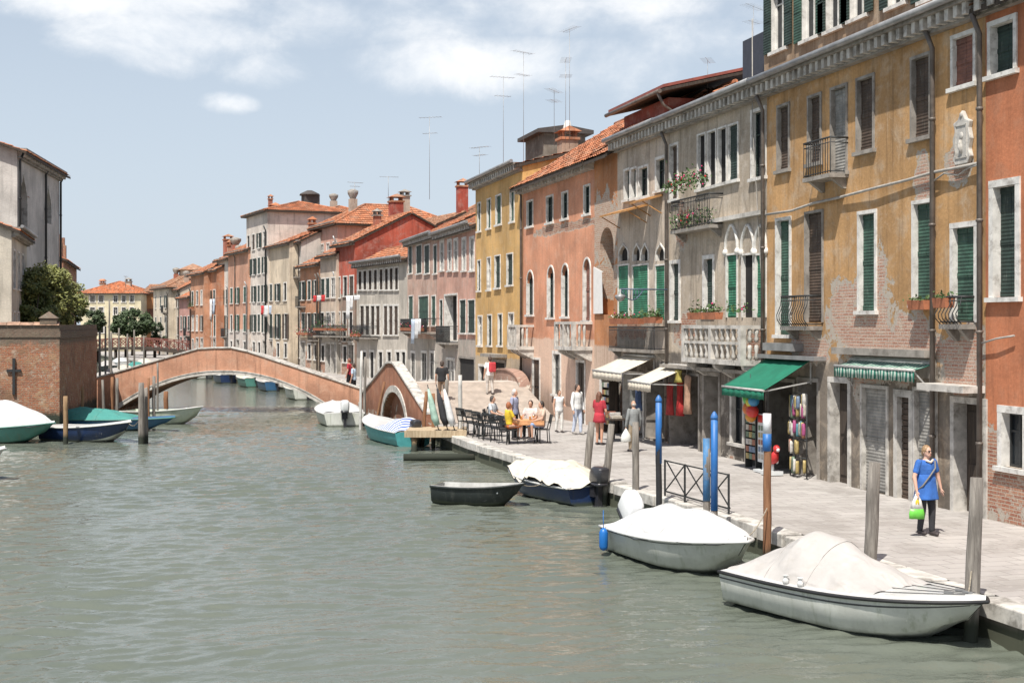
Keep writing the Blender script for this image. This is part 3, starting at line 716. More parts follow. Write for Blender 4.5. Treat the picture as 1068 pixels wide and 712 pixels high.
t_ = h.part(m, 'roof_hut', plaster('dirty_render', (.2,.165,.13), None, [], -9)); m = MB(); m.extrude([(x0-.3,4.2,z1_),(x0-.3,4.2,z1_+.2),(x0-.3,5.8,z1_+.45),(x0-.3,7.4,z1_+.2),(x0-.3,7.4,z1_)], (x1-x0+.6,0,0)); h.part(m, 'hut_roof', simple('dark_slate', (.07,.06,.055), .8), t_)
c_ = h.stack(592, 138, 163, 3.0, .8, plaster('tiled_chimney_render', (.42,.3,.22), None, [], -9), 'tiled')
x, z = h.at(592, 137, 3.0); m = MB(); m.lathe([(.16,-.1),(.22,.15),(.12,.5)], 10, (x, 3.0, z)); h.part(m, 'white_pot', WHITE, c_)

# yellow house
h = House('bright yellow house with green shutters beside the salmon house', ST, 496, 545, depth=5.5, group=ROW); H5 = h; X = h.X; h.rec = 0.12
for r in ((498.5,212,501.5,241),(508.5,208,512,238),(517.5,204,523,234),(532.5,200,536.5,231)): h.win(r, 'shutter', .06, smat=SH_G)
for r in ((498.5,272,501.5,303),(508.5,269,512,302),(516.5,267,522,300),(529,265,535,297)): h.win(r, 'shutter' if r[0] != 508.5 else 'pane', .06, smat=SH_D if r[0] != 508.5 else WHITE)
for r in ((499,330,503,360),(509,329,513,360),(520,328,524,360),(531,327,536,360)): h.win(r, 'pane' if r[0] in (499,531) else 'shutter', .07, smat=WHITE if r[0] in (499,531) else SH_D)
h.win((500,382,506,415), 'dark', .12, sill=False); h.win((515,378,527,418), 'dark', .15, sill=False, surmat=STONE_D)
h.walls(11.1, plaster('yellow_plaster', (.7,.43,.16), (.66,.5,.3), [(X(540),.5,1,1.2)], .2, .35, .25, low=(2.3,(.52,.42,.3)))); h.cornice(11.1, .3, .45, .4); h.roof(.25, .35, TILE)
m = MB(); m.box(X(513), -.6, h.Z(372,520), X(529), .02, h.Z(372,520)+.15); h.part(m, 'door_canopy', STONE_D)

# two pink houses
h = House('pink house with narrow white windows above and dark shutters below', ST, 456, 496, depth=5, group=ROW); H6 = h; X = h.X; h.rec = 0.07
for a, b in ((459.5,463),(467.5,471),(474,477.5),(482.5,486),(490.5,494.5)): h.win((a,252-(a-459)*.1,b,282), 'pane', .13, smat=WHITE)
for a, b in ((459,462),(480,486),(488.5,495.5)): h.win((a,313,b,347), 'shutter', .06, smat=SH_D)
h.win((464,308,477,355), 'dark', .1, rec=.5); h.win((466,375,474,407), 'pane', .12, sill=False); h.win((479,374,495,405), 'dark', .12, sill=False, surmat=STONE_D)
h.walls(9.05, plaster('pink_plaster', (.68,.39,.3), (.66,.5,.42), [], .3, .4, .3, low=(3.1,(.42,.38,.33)))); h.cornice(9.05, .25, .4, .4); h.roof(.5, .3, TILE)
iron_balcony(h, X(463), X(478), h.Z(357,470), .9, .5, False)
h = House('faded pink house with pairs of dark green shutters, left of the narrow windowed pink house', ST, 425, 456, depth=5, group=ROW); H6b = h; X = h.X; h.rec = 0.07
for a, b in ((426.5,430),(434.5,440),(443,448),(452.5,456)): h.win((a,256,b,285), 'shutter', .08, smat=SH_D)
for a, b in ((426.5,431),(437,447),(450.5,454.5)): h.win((a,309,b,339), 'shutter', .08, smat=SH_G)
for a, b in ((429,433),(440,445),(449,453)): h.win((a,368,b,396), 'pane', .15, smat=SH_GR)
h.walls(9.2, plaster('faded_pink_plaster', (.64,.42,.33), (.64,.54,.46), [], .3, .6, .4, low=(3.0,(.45,.42,.37)))); h.cornice(9.2, .25, .4, .4); h.roof(.5, .3, TILE)
iron_balcony(h, X(426)+.2, X(455), h.Z(346,440), .8, .6, False)
h = House('grey white house with tall dark windows and laundry pole, roofed with low tiles', R2, 372, 425, depth=4.5, group=ROW); H7 = h; X = h.X; h.rec = 0.07
for a in (374,379,384.5,390,396,401.5,406.5,412): h.win((a,283-(a-374)*.1,a+3.4,302), 'pane', .1, smat=SH_B)
for a in (376,381.5,387,392.5,400.5,406,411.5): h.win((a,319,a+3.8,349), 'pane' if a < 390 else 'shutter', .13, smat=SH_B)
for a in (378,386,395,404,413,419): h.win((a,367,a+4,396), 'dark', .15, sill=False)
h.walls(8.3, plaster('grey_white_plaster', (.6,.55,.48), (.46,.42,.36), [], .3, .5, .5)); h.cornice(8.3, .3, .5, .4); h.roof(.5, .4, TILE)
iron_balcony(h, .3, h.W*.45, 2.95, .8, .6, False)
# red houses behind them
h = House('deep red back house with hipped tile roof, behind the pink houses', ST, 432, 489, off=5.2, depth=9, group=ROW); h.walls(11.3, plaster('deep_red_plaster', (.5,.1,.055), (.42,.15,.1), [], -9, .3, .3)); h.roof(.55, .5, TILE2, 'hip')
h.stack(482, 190, 214, 2.0, .8, plaster('red_chimney', (.36,.07,.045), None, [], -9), 'tiled')
h = House('deep red back house with big chimney stack, behind the grey white house', R2, 366, 428, off=4.8, depth=9, group=ROW); h.walls(10.6, plaster('deep_red_plaster', (.5,.1,.055)), gable=2.0); h.roof(.44, .3, TILE2)
h.stack(413, 206, 245, .6, .95, plaster('red_chimney', (.36,.07,.045)), 'tiled'); h.stack(422, 200, 216, 2.6, .7, plaster('pale_chimney_render', (.5,.4,.32), None, [], -9), 'cap')

# ---------------------------------------------------------------- the row beyond the bridge, where the canal bends left
rr = random.Random(5)
def auto(h, floors, cols, pal, door=True, surw=.1, open_p=.35):
    hs = rr.choice(pal)
    for k, (z0, z1) in enumerate(floors):
        balc = rr.random() < .4
        for i in range(cols):
            xm = h.W*(i+.5)/cols + rr.uniform(-.15,.15); w = rr.uniform(.42,.52); zl = z0 - (.55 if balc and k == 0 else 0) + rr.uniform(-.05,.05)
            q = rr.random(); sm = hs if rr.random() < .8 else rr.choice(pal)
            if q < .35: h.win((xm-w,zl,xm+w,z1), 'shutter', surw, smat=sm, px=False)
            elif q < .75 and h.W/cols > 1.9: h.win((xm-w,zl,xm+w,z1), 'dark', surw*.6, px=False, sh=sm)
            else: h.win((xm-w,zl,xm+w,z1), 'dark' if rr.random() < .6 else 'pane', surw, smat=WHITE, px=False)
            if rr.random() < .16: iron_balcony(h, xm-.8, xm+.8, z0-.6, .85, .5, False)
    if rr.random() < .75: h.pipe(rr.choice((.25, h.W-.3)), px_in=False, zt=floors[-1][1]+.5, r=.07, mat=rr.choice((PIPE, ZINC, IRON)))
    if door:
        for i in range(cols):
            xm = h.W*(i+.5)/cols; f = rr.random()
            if f < .6: h.win((xm-.6,0,xm+.6,2.35), 'door' if f < .2 else 'dark', .15, px=False, sill=False, rec=.35, surmat=STONE)
            else: h.win((xm-.45,1.0,xm+.45,2.2), 'dark', .13, px=False)
G1 = [SH_G, SH_D, SH_B]
def far(label, xa, xb, eave, col, cols, floors, alt=None, off=0.0, roof='gable', tile=None, pitch=.5, depth=9, low=None, lo=.4, corn=True, ends=.15):
    h = House(label, R2, xa, xb, off=off, depth=depth, group=ROW); h.rec = .06
    auto(h, floors, cols, G1)
    h.walls(eave - h.zb, plaster('far_plaster_%d' % xa, col, alt, [(h.W*.3, .8, 2, 1.2)], lo, .5, .4, low=low), gable=(depth/2*pitch if roof == 'gable' else 0))
    if corn: h.cornice(eave-h.zb-.02, .25, .35, .45, gutter=False)
    h.roof(pitch, .45, tile or TILE, roof, step=.11, ends=ends)
    for i in range(rr.choice((0,1,1))): y = rr.uniform(1.6,3.6); h.chimney(h.W*rr.uniform(.2,.8), y, h.H+y*pitch-.6, rr.uniform(1.0,1.9), rr.uniform(.45,.65), plaster('far_chimney_%d' % rr.randrange(3), rr.choice(((.5,.4,.32),(.45,.16,.1),(.5,.26,.18))), None, [], -9), rr.choice(('cap','tiled','bell')))
    return h
F3 = lambda H: [(3.2,4.8)] + ([(6.0,7.5)] if H > 8.6 else []) + ([(8.6,10.1)] if H > 11.3 else []) + ([(11.0,12.4)] if H > 13.5 else [])
A = far('red fronted house with white pillared top window and long flower balcony', 350, 370, 10.6, (0.504,0.110,0.066), 3, F3(9.5), off=.2, low=(6.2,(.3,.24,.19)))
iron_balcony(A, .3, A.W-.3, 3.0, .8, .7, False)
B = far('cream house with dark green shutters and potted balcony, below the pink hipped house', 334, 351, 9.9, (0.672,0.550,0.440), 3, F3(9.2), off=.0, low=(3.0,(.5,.46,.4)))
iron_balcony(B, .3, B.W-.3, 3.0, .8, .7, False)
C_ = far('tall pale pink house with broad hipped roof, standing behind the cream house', 327, 352, 13.0, (0.650,0.396,0.308), 4, [(6.5,8),(9.2,10.8)], off=2.6, roof='hip', depth=11)
D_ = far('narrow red and ochre striped house with brown shutters and a small tiled roof', 313, 333, 9.4, (0.560,0.275,0.154), 3, F3(9.0), off=.4, low=(3.2,(.55,.47,.36)))
E_ = far('slim pale grey house rising above the striped house with two drainpipes', 303, 314, 11.6, (0.650,0.605,0.550), 2, F3(11.6), off=.8, depth=6)
E_.pipe(.3, px_in=False); E_.pipe(E_.W-.4, px_in=False)
F_ = far('cream gabled house with green shutters in a row beyond the bridge', 279, 302, 11.5, (0.739,0.616,0.462), 3, F3(11.2), off=.0, roof='gable', depth=6, pitch=.4)
Gh = far('tall white house with rows of green shutters under the big red roof', 257, 279, 14.9, (0.739,0.660,0.583), 4, F3(14.5), off=-.2, roof='hip', depth=8, pitch=.28)
Gb = far('broad orange brick back house with big red roof and dentilled eaves', 270, 318, 15.6, (0.560,0.220,0.110), 6, [(9,10.5),(11.8,13.2)], off=8.5, roof='hip', depth=11, pitch=.36)
q = MB(); x, z = Gb.at(323, 204, 5); q.box(x-.8, 4.2, z-2.0, x+.8, 6.0, z); q.lathe([(1.25,0),(1.15,.2),(.3,.6)], 12, (x,5,z)); Gb.part(q, 'roof_dormer', simple('dark_slate', (.07,.06,.055)))
Gb.stack(348, 206, 218, 6.5, .7, plaster('pale_chimney_render', (.5,.4,.32)), 'bell'); Gb.stack(282, 205, 216, 5, .5, None, 'tiled')
I_ = far('salmon house with long drainpipe and pale grey lower storey', 238, 259, 11.6, (0.616,0.330,0.220), 3, F3(11.2), off=-.4, low=(3.4,(.6,.55,.5)))
I_.pipe(I_.W*.4, px_in=False)
I_.chimney(I_.W*.8, 3, 11.5, 3.6, .9, plaster('salmon_chimney', (.55,.25,.17), None, [], -9), 'tiled')
J_ = far('white house with a green awning window, left of the salmon house', 226, 239, 11.3, (0.750,0.693,0.627), 3, F3(10.2), off=.3)
K_ = far('orange red house with flower boxes, left of the white awning house', 213, 226, 10.2, (0.560,0.242,0.132), 3, F3(9.5), off=-.5)
K_.chimney(2, 3, 10.5, 2.0, .8, None, 'bell')
L_ = far('brick orange tall house with arched window and side balcony, far along the quay', 199, 213, 10.0, (0.582,0.286,0.165), 3, F3(10), off=-1.2)
L_.chimney(3, 3.5, 10.8, 2.4, .9, None, 'tiled')
M_ = far('pink low house with cream trim near the wooden footbridge', 187, 199, 7.6, (0.627,0.330,0.275), 3, F3(8.0), off=-.6, tile=TILE3)
N_ = far('pale cream house with green doors near the wooden footbridge', 176, 188, 8.8, (0.694,0.594,0.462), 3, F3(8.7), off=.6)
O_ = far('cream house with a brown roof turret, last of the right hand row', 160, 176, 9.2, (0.717,0.627,0.495), 3, F3(9.6), off=-.2, roof='hip', tile=TILE2)
q = MB(); q.box(2, 3, 9, 5, 6, 11); O_.part(q, 'roof_turret', plaster('turret_render', (.6,.52,.4), None, [], -9))
q = MB(); e=.4; q.add([(2-e,3-e,11),(5+e,3-e,11),(5+e,6+e,11),(2-e,6+e,11),(3.5,4.5,11.9)], [(3,2,1,0),(0,1,4),(1,2,4),(2,3,4),(3,0,4)]); O_.part(q, 'turret_roof', TILE2)
# ---------------------------------------------------------------- quays, water, bridges
def edge_pts():
    L = [(11.25,-12), (11.15,10), (11.13,15.5), (10.97,24.7), (10.4,33), (9.75,43), (9.85,50), (9.6,56), (9.5,66)]
    for d in (74, 90, 120, 150, 180, 230): L.append(cw(-9.2 -.44*(d-74), d))
    return L
E = edge_pts()
def lateral(pts, w):                                                # offset a polyline to its right by w
    out = []
    for i, p in enumerate(pts):
        a = Vector(pts[max(i-1,0)]); b = Vector(pts[min(i+1,len(pts)-1)]); t = (b-a).normalized(); out.append((p[0]+t.y*w, p[1]-t.x*w))
    return out
def seg(i0, i1, m_in=40):
    """one stretch of quay between edge points i0..i1"""
    P = E[i0:i1+1]; P1 = lateral(E, .42)[i0:i1+1]
    return P, P1
quay = MB(); kerb = MB()
def quay_piece(P, P1):
    for i in range(len(P)-1):
        a, b, c, d = P1[i], P1[i+1], P[i+1], P[i]
        far = 60
        quay.quad((a[0],a[1],Q),(a[0]+far,a[1],Q),(b[0]+far,b[1],Q),(b[0],b[1],Q))
        n = max(1, int((Vector(d)-Vector(c)).length/1.15))
        for k in range(n):                                          # edge stones, one by one, joints open
            t0, t1 = k/n+.006, (k+1)/n-.006
            l = lambda u, v, t: (lerp(u[0],v[0],t), lerp(u[1],v[1],t))
            p = [l(d,c,t0), l(d,c,t1), l(a,b,t1), l(a,b,t0)]; dz = random.uniform(-.012,.012)
            jx = random.uniform(-.012,.012); p = [(x+jx, y) for x, y in p]; kerb.add([(x,y,Q-.22) for x,y in p]+[(x,y,Q+.012+dz) for x,y in p], [(4,5,6,7),(0,1,5,4),(1,2,6,5),(3,0,4,7),(2,3,7,6)])
        quay.quad((d[0]+.07,d[1],-1.2),(d[0]+.07,d[1],Q-.1),(c[0]+.07,c[1],Q-.1),(c[0]+.07,c[1],-1.2), 1)
# gap for the side canal between y=53.3 and y=58.4
cut = lambda y: (np.interp(y, [p[1] for p in E], [p[0] for p in E]).item(), y)
iE = 7
E1 = E[:7] + [cut(53.3)]; E2 = [cut(58.4)] + E[8:]
quay_piece(E1, lateral(E1, .42)); quay_piece(E2, lateral(E2, .42))
qw = hullpaint('wet_quay_masonry', (.2,.17,.14), .75, (.06,.06,.045), .8, 0, .33)
for y, sg in ((53.3,1),(58.4,-1)):
    p = cut(y); quay.quad((p[0],y,-1),(p[0]+70,y,-1),(p[0]+70,y,Q),(p[0],y,Q),1)
tag(quay.build('quay_pavement', [PAVE, qw]), kind='structure')
tag(kerb.build('quay_edge_stones', STONE, bevel=.022), kind='structure')
# far bank and left bank ground
g = MB(); g.quad((-150,185,.5),(60,185,.5),(60,420,.5),(-150,420,.5)); g.quad((-150,185,-1),(60,185,-1),(60,185,.5),(-150,185,.5)); tag(g.build('far_quay', PAVE), kind='structure')
LB = [pw(62,54), pw(100,66.3), pw(96,80), pw(70,110), pw(40,150), pw(30,190)]
g = MB()
for a, b in zip(LB, LB[1:]):
    g.quad((a[0]-.6,a[1],Q),(b[0]-.6,b[1],Q),(b[0]-90,b[1]-2,Q),(a[0]-90,a[1]-2,Q)); g.quad((a[0]-.6,a[1],-1),(b[0]-.6,b[1],-1),(b[0]-.6,b[1],Q),(a[0]-.6,a[1],Q))
tag(g.build('left_bank_ground', simple('garden_earth', (.2,.16,.1), .95, .3, 2, .4)), kind='structure')
# water: rippled sheet near, plain beyond
rw = np.random.RandomState(3)
xs = np.arange(-30, 13.01, .14); ys = np.concatenate([np.arange(3, 13, .12), np.arange(13, 30, .05), np.arange(30, 48, .075), np.arange(48, 74, .14)])
XX, YY = np.meshgrid(xs, ys); ZZ = np.zeros_like(XX)
def gust(lo, hi): return np.sin(XX*rw.uniform(lo,hi)+rw.rand()*6+1.5*np.sin(YY*.13+rw.rand()*6))*np.sin(YY*rw.uniform(lo,hi)*.7+rw.rand()*6)
calm = .95 + .3*gust(.08,.3) + .25*gust(.2,.5)
for i in range(84):
    short = i < 66
    lam = rw.uniform(.24,.46) if i < 38 else (rw.uniform(.45,.95) if short else rw.uniform(1.4,4.5)); k = 2*np.pi/lam
    th = rw.normal(1.34, .36 if short else .6); slope = .034 if i < 38 else (.026 if short else .008)
    ph = k*(XX*np.cos(th)+YY*np.sin(th)) + rw.rand()*6.28 + .8*np.sin(XX*rw.uniform(.2,.7)+rw.rand()*6)+.8*np.sin(YY*rw.uniform(.2,.5)+rw.rand()*6)
    ZZ += slope/k*(calm + .5*gust(.3,1.1) if short else 1)*np.sin(ph)
fade = np.minimum(1, np.minimum((XX+30)/1.5, np.minimum((13-XX)/.6, np.minimum((YY-3)/1.0, (74-YY)/4)))); ZZ *= np.clip(fade, 0, 1)
ny, nx = XX.shape
vv = np.stack([XX, YY, ZZ], -1).reshape(-1, 3)
idx = np.arange(ny*nx).reshape(ny, nx); ff = np.stack([idx[:-1,:-1], idx[:-1,1:], idx[1:,1:], idx[1:,:-1]], -1).reshape(-1, 4)
base = len(vv); x0, x1, y0, y1 = xs[0], xs[-1], ys[0], ys[-1]
extra = [(-160,-60,0),(90,-60,0),(90,y0,0),(x1,y0,0),(x0,y0,0),(-160,y0,0),(-160,y1,0),(x0,y1,0),(x1,y1,0),(90,y1,0),(90,420,0),(-160,420,0)]
me = bpy.data.meshes.new('canal_water')
me.from_pydata([tuple(p) for p in vv.tolist()] + extra, [], ff.tolist() + [[base+i for i in f] for f in ((0,1,2,3,4,5),(5,4,7,6),(3,2,9,8),(6,7,8,9,10,11))])
me.polygons.foreach_set('use_smooth', [True]*len(me.polygons)); me.materials.append(water_mat()); me.update()
wo = bpy.data.objects.new('canal_water', me); COL.objects.link(wo); tag(wo, kind='structure')
# canal bed keeps the far sheets opaque from below
# ---- main bridge
BL, BR = Vector(pw(103,67)), Vector(pw(381,66)); bd = (BR-BL); BLn = bd.length; bd.normalize()
bf = Fr(BL, bd); 
def btop(t):                                                        # parapet line: ramp, level crown, ramp
    u = t/BLn; pts = [(-.25,1.25),(0,1.72),(.385,3.18),(.52,3.2),(1.0,1.12),(1.3,.7)]
    for (a, za), (b, zb) in zip(pts, pts[1:]):
        if a <= u <= b: return lerp(za, zb, (u-a)/(b-a))
    return .7
A0, A1, AZ, AH = BLn*.075, BLn*.865, .2, 1.72
def arch_z(t, e=0.0):
    u = (t-(A0+A1)/2)/((A1-A0)/2+e); 
    return AZ + (AH+e)*max(0.0, 1-abs(u)**2.1)
br = empty('arched_bridge', (BL.x, BL.y, 0), bf.rz, 'low red brick bridge with white coping and one wide arch over the canal', 'bridge')
bm = MB(); N = 56; WD = 3.2
ts = sorted({*(lerp(-2.5, BLn+2.5, i/N) for i in range(N+1)), A0, A1})
for a, b in zip(ts, ts[1:]):
    inside = A0 <= (a+b)/2 <= A1
    za, zb = (arch_z(a), arch_z(b)) if inside else (-1, -1)
    for y in (0, WD):
        k_ = .24 if y else 0
        q = [(a,y,za),(b,y,zb),(b,y,btop(b)-k_),(a,y,btop(a)-k_)]; bm.poly(q if y == 0 else q[::-1])
    for y0, y1 in ((.3, WD-.3),): 
        bm.quad((a,y0,btop(a)-.85),(b,y0,btop(b)-.85),(b,y1,btop(b)-.85),(a,y1,btop(a)-.85))
    bm.quad((a,.3,btop(a)-.85),(a,.3,btop(a)),(b,.3,btop(b)),(b,.3,btop(b)-.85)); bm.quad((a,WD-.3,btop(a)-.85),(b,WD-.3,btop(b)-.85),(b,WD-.3,btop(b)-.24),(a,WD-.3,btop(a)-.24))
    if inside: bm.quad((a,0,za),(a,WD,za),(b,WD,zb),(b,0,zb))
for t in (A0, A1): bm.quad((t,0,-1),(t,WD,-1),(t,WD,AZ+.01),(t,0,AZ+.01))
bm.build('brick_body', BRIDGE, br)
for y in (-.06, WD-.36):
    cp = MB(); n = 22
    for i in range(n):
        a, b = lerp(-2.5, BLn+2.5, i/n)+.006, lerp(-2.5, BLn+2.5, (i+1)/n)-.006; k_ = .24 if y > 0 else 0; bt = lambda t: btop(t)-k_
        cp.add([(a,y,bt(a)+.003),(b,y,bt(b)+.003),(b,y+.42,bt(b)+.003),(a,y+.42,bt(a)+.003),(a,y,bt(a)+.09),(b,y,bt(b)+.09),(b,y+.42,bt(b)+.09),(a,y+.42,bt(a)+.09)],
               [(3,2,1,0),(4,5,6,7),(0,1,5,4),(1,2,6,5),(2,3,7,6),(3,0,4,7)])
    cp.build('stone_coping', STONE, br, bevel=.015)
ar = MB(); n = 60
for y0, y1, e0, e1 in ((-.05, .1, -.01, .15), (-.075, .05, .15, .2)):
    for i in range(n):
        a, b = lerp(A0, A1, i/n), lerp(A0, A1, (i+1)/n); k = lambda t, e: (((t-(A0+A1)/2)*(1+e*.03), arch_z(t)+e))
        f = lambda t, e, y: ((A0+A1)/2 + (t-(A0+A1)/2)*(1+e*.06), y, arch_z(t)+e)
        ar.add([f(a,e0,y0),f(b,e0,y0),f(b,e1,y0),f(a,e1,y0),f(a,e0,y1),f(b,e0,y1),f(b,e1,y1),f(a,e1,y1)], [(0,1,2,3),(0,4,5,1),(3,2,6,7)])
ar.build('arch_stones', STONE, br)
# ---- small steep bridge over the side canal
s0, s1 = Vector(cut(49.6)), Vector(cut(64.0)); sd = (s0 - s1); SL = sd.length; sf = Fr(s1, sd)
sb = empty('footbridge', (s1.x - .1, s1.y, 0), sf.rz, 'small peaked brick bridge with white coped ramps over the side canal', 'bridge')
def stop(t):
    u = t/SL; pts = [(0,1.0),(.46,2.72),(.56,2.72),(1,1.0)]
    for (a, za), (b, zb) in zip(pts, pts[1:]):
        if a <= u <= b: return lerp(za, zb, (u-a)/(b-a))
    return 1.0
c0, c1 = SL*.385, SL*.745
def sarch(t): u = (t-(c0+c1)/2)/((c1-c0)/2); return .1+1.45*math.sqrt(max(0,1-u*u))
BW = 5.6
def deckz(t):                                                       # shallow steps up, a level crown, steps down
    return max(.5, min(stop(t)-.8, 1.95))
bm = MB(); ts = sorted({*(SL*i/48 for i in range(49)), c0, c1})
for a, b in zip(ts, ts[1:]):
    ins = c0 <= (a+b)/2 <= c1; za, zb = (sarch(a), sarch(b)) if ins else (-1,-1)
    bm.poly([(a,0,za),(b,0,zb),(b,0,stop(b)),(a,0,stop(a))]); bm.poly([(a,BW,za),(a,BW,deckz(a)),(b,BW,deckz(b)),(b,BW,zb)])
    bm.quad((a,.3,.3),(b,.3,.3),(b,.3,stop(b)),(a,.3,stop(a)))
    if ins: bm.quad((a,0,za),(a,BW,za),(b,BW,zb),(b,0,zb))
for t in (c0, c1): bm.quad((t,0,-1),(t,BW,-1),(t,BW,.12),(t,0,.12))
for t in (0, SL): bm.quad((t,0,-1),(t,BW,-1),(t,BW,.25),(t,0,.25)); bm.quad((t,0,.2),(t,.3,.2),(t,.3,1),(t,0,1))
st_ = MB(); z = .5; last = 0.0; N_ = 400; t0_ = 0
lev = [round(deckz(SL*i/N_)/.025) for i in range(N_+1)]
for i in range(1, N_+1):
    if lev[i] != lev[t0_] or i == N_:
        zz = lev[t0_]*.025; st_.box(SL*t0_/N_, .302, zz-.3, SL*i/N_, BW, zz); t0_ = i
st_.build('stone_steps', simple('pale_step_stone', (.5,.44,.385), .85, .12, 2.5, .3, dirt=(.36,.31,.26), dirt_amt=.5), sb)
bm.build('brick_body', [plaster('bridge_brick_b', (.4,.17,.095), (.42,.25,.17), [], .5, .4, .4), STONE], sb)
for y in (-.07,):
    cp = MB(); n = 20
    for i in range(n):
        a, b = SL*i/n+.006, SL*(i+1)/n-.006
        cp.add([(a,y,stop(a)+.003),(b,y,stop(b)+.003),(b,y+.44,stop(b)+.003),(a,y+.44,stop(a)+.003),(a,y,stop(a)+.1),(b,y,stop(b)+.1),(b,y+.44,stop(b)+.1),(a,y+.44,stop(a)+.1)],
               [(3,2,1,0),(4,5,6,7),(0,1,5,4),(1,2,6,5),(2,3,7,6),(3,0,4,7)])
    cp.build('stone_coping', STONE, sb, bevel=.015)
ar = MB(); n = 26
for i in range(n):
    p = []
    for t in (math.pi*i/n, math.pi*(i+1)/n):
        for e in (0, .28): p.append(((c0+c1)/2 - ((c1-c0)/2+e)*math.cos(t), .1 + (1.45+e)*math.sin(t)))
    ar.extrude([(p[0][0],-.05,p[0][1]),(p[2][0],-.05,p[2][1]),(p[3][0],-.05,p[3][1]),(p[1][0],-.05,p[1][1])], (0,.1,0))
ar.build('arch_stones', STONE, sb)
# ---- ramp wall behind the café (pale stone), and the pink well head at its end
x0, y0 = pw(472,68); x1, y1 = pw(541,61)
# ---- wooden footbridge far along
fb0, fb1 = Vector(pw(60,158)), Vector(pw(212,150)); f_ = (fb1-fb0); FL = f_.length; fr_ = Fr(fb0, f_)
wb = empty('wooden_footbridge', (fb0.x, fb0.y, 0), fr_.rz, 'dark wooden footbridge with crossed railings far down the canal', 'bridge')
m = MB(); zc = lambda t: 1.0 + .8*math.sin(math.pi*t)
n = 18
for i in range(n):
    a, b = i/n, (i+1)/n
    m.add([(FL*a,0,zc(a)-.3),(FL*b,0,zc(b)-.3),(FL*b,2.4,zc(b)-.3),(FL*a,2.4,zc(a)-.3),(FL*a,0,zc(a)),(FL*b,0,zc(b)),(FL*b,2.4,zc(b)),(FL*a,2.4,zc(a))], [(3,2,1,0),(4,5,6,7),(0,1,5,4),(2,3,7,6)])
for t in (.2,.4,.6,.8):
    for y in (.3, 2.1): m.bar((FL*t,y,-1),(FL*t,y,zc(t)),.25)
m.build('deck', WOODD, wb); m = MB()
for y in (.05, 2.35):
    for i in range(n):
        a, b = i/n, (i+1)/n
        m.bar((FL*a,y,zc(a)+1.0),(FL*b,y,zc(b)+1.0),.1); m.bar((FL*a,y,zc(a)),(FL*a,y,zc(a)+1.0),.09); m.bar((FL*a,y,zc(a)+.1),(FL*b,y,zc(b)+.95),.06); m.bar((FL*a,y,zc(a)+.95),(FL*b,y,zc(b)+.1),.06)
m.build('railing', simple('red_brown_rail', (.17,.06,.045), .8), wb)

# ---------------------------------------------------------------- left bank
# brick garden wall
ca, cb = Vector(pw(62,54)), Vector(pw(101,66.3)); dirL = Vector((-1, .02)).normalized()
wl = empty('brick_wall', (ca.x, ca.y, 0), math.atan2(-dirL.y, -dirL.x), 'tall red brick canal wall with mossy coping, ending in a shaded corner by the bridge', 'wall')
m = MB(); Hh = 4.42; LW = 12
m.box(-LW, 0, -1, 0, .5, Hh-.55)
m.box(-LW, -.04, Hh-.55, .04, .5, Hh-.32); m.box(-LW, .0, Hh-.32, 0, .46, Hh-.06)
front = m.build('front_face', BRICK, wl)
m = MB()
for i in range(int(LW/.5)): m.extrude([(-LW+i*.5,-.07,Hh-.06),(-LW+i*.5,.53,Hh-.06),(-LW+i*.5,.3,Hh+.05+random.uniform(0,.03)),(-LW+i*.5,.15,Hh+.05)], (.485,0,0))
m.build('coping', simple('brick_coping', (.36,.22,.15), .9, .4, 3, .5, dirt=(.1,.09,.07), dirt_amt=.7), wl)
loc = Matrix.Rotation(-math.atan2(-dirL.y, -dirL.x), 2) @ (cb - ca)
m = MB(); t = Vector((loc.x, loc.y)).normalized(); nrm = Vector((t.y, -t.x)); a = Vector((0.002, .5)); b = Vector((loc.x, loc.y))
for z0, z1, o in ((-1, Hh-.6, 0), (Hh-.6, Hh-.3, .04), (Hh-.3, Hh-.05, .0)):
    p = [a*0 + nrm*o, b + nrm*o, b - nrm*.5, Vector((-.4,.52))]; m.add([(q.x,q.y,z0) for q in p]+[(q.x,q.y,z1) for q in p], [(4,5,6,7),(0,1,5,4),(1,2,6,5),(2,3,7,6),(3,0,4,7)])
m.build('side_face', BRICK, wl)
m = MB(); m.box(-.75, -.03, Hh-.05, -.1, .5, Hh+.22); m.add([(-.8,-.08,Hh+.22),(-.05,-.08,Hh+.22),(-.05,.55,Hh+.22),(-.8,.55,Hh+.22),(-.42,.23,Hh+.5)], [(0,1,4),(1,2,4),(2,3,4),(3,0,4)]); m.build('wall_pier', BRICK, wl)
m = MB(); m.box(-1.78, -.1, 1.6, -1.68, .02, 3.05); m.box(-2.0, -.09, 2.5, -1.46, -.01, 2.6); m.build('iron_anchor', IRON, wl)


def bank_house(label, px0, d0, px1, d1, width, cat='house', name='house', zb=Q):
    """building on the left bank: its canal-side wall runs from (px0,d0) away to (px1,d1)"""
    a, b = Vector(pw(px0,d0)), Vector(pw(px1,d1)); return House(label, Fr(a, b-a), px0, px1, depth=width, cat=cat, name=name, zbase=zb)
# church
h = bank_house('tall pale grey church with pointed windows on its shaded side wall, behind the brick wall', 18, 75, 62, 87, 15, 'church', 'church')
for r in ((20,181,28,240),(47,196,53,233)): h.win(r, 'pane', .12, arch='ogee', rec=.4, smat=IRON, sill=False, surmat=STONE)
h.walls(13.6, plaster('church_render', (.62,.585,.54), (.52,.48,.45), [], -9, .4, .3), gable=2.6); h.cornice(13.6, .5, .5, .5, gutter=False); h.roof(.35, .6, TILE, step=.12, ends=.5)
for x in (.15, h.W*.6, h.W-.2): h.pipe(x, px_in=False, r=.07, mat=IRON)
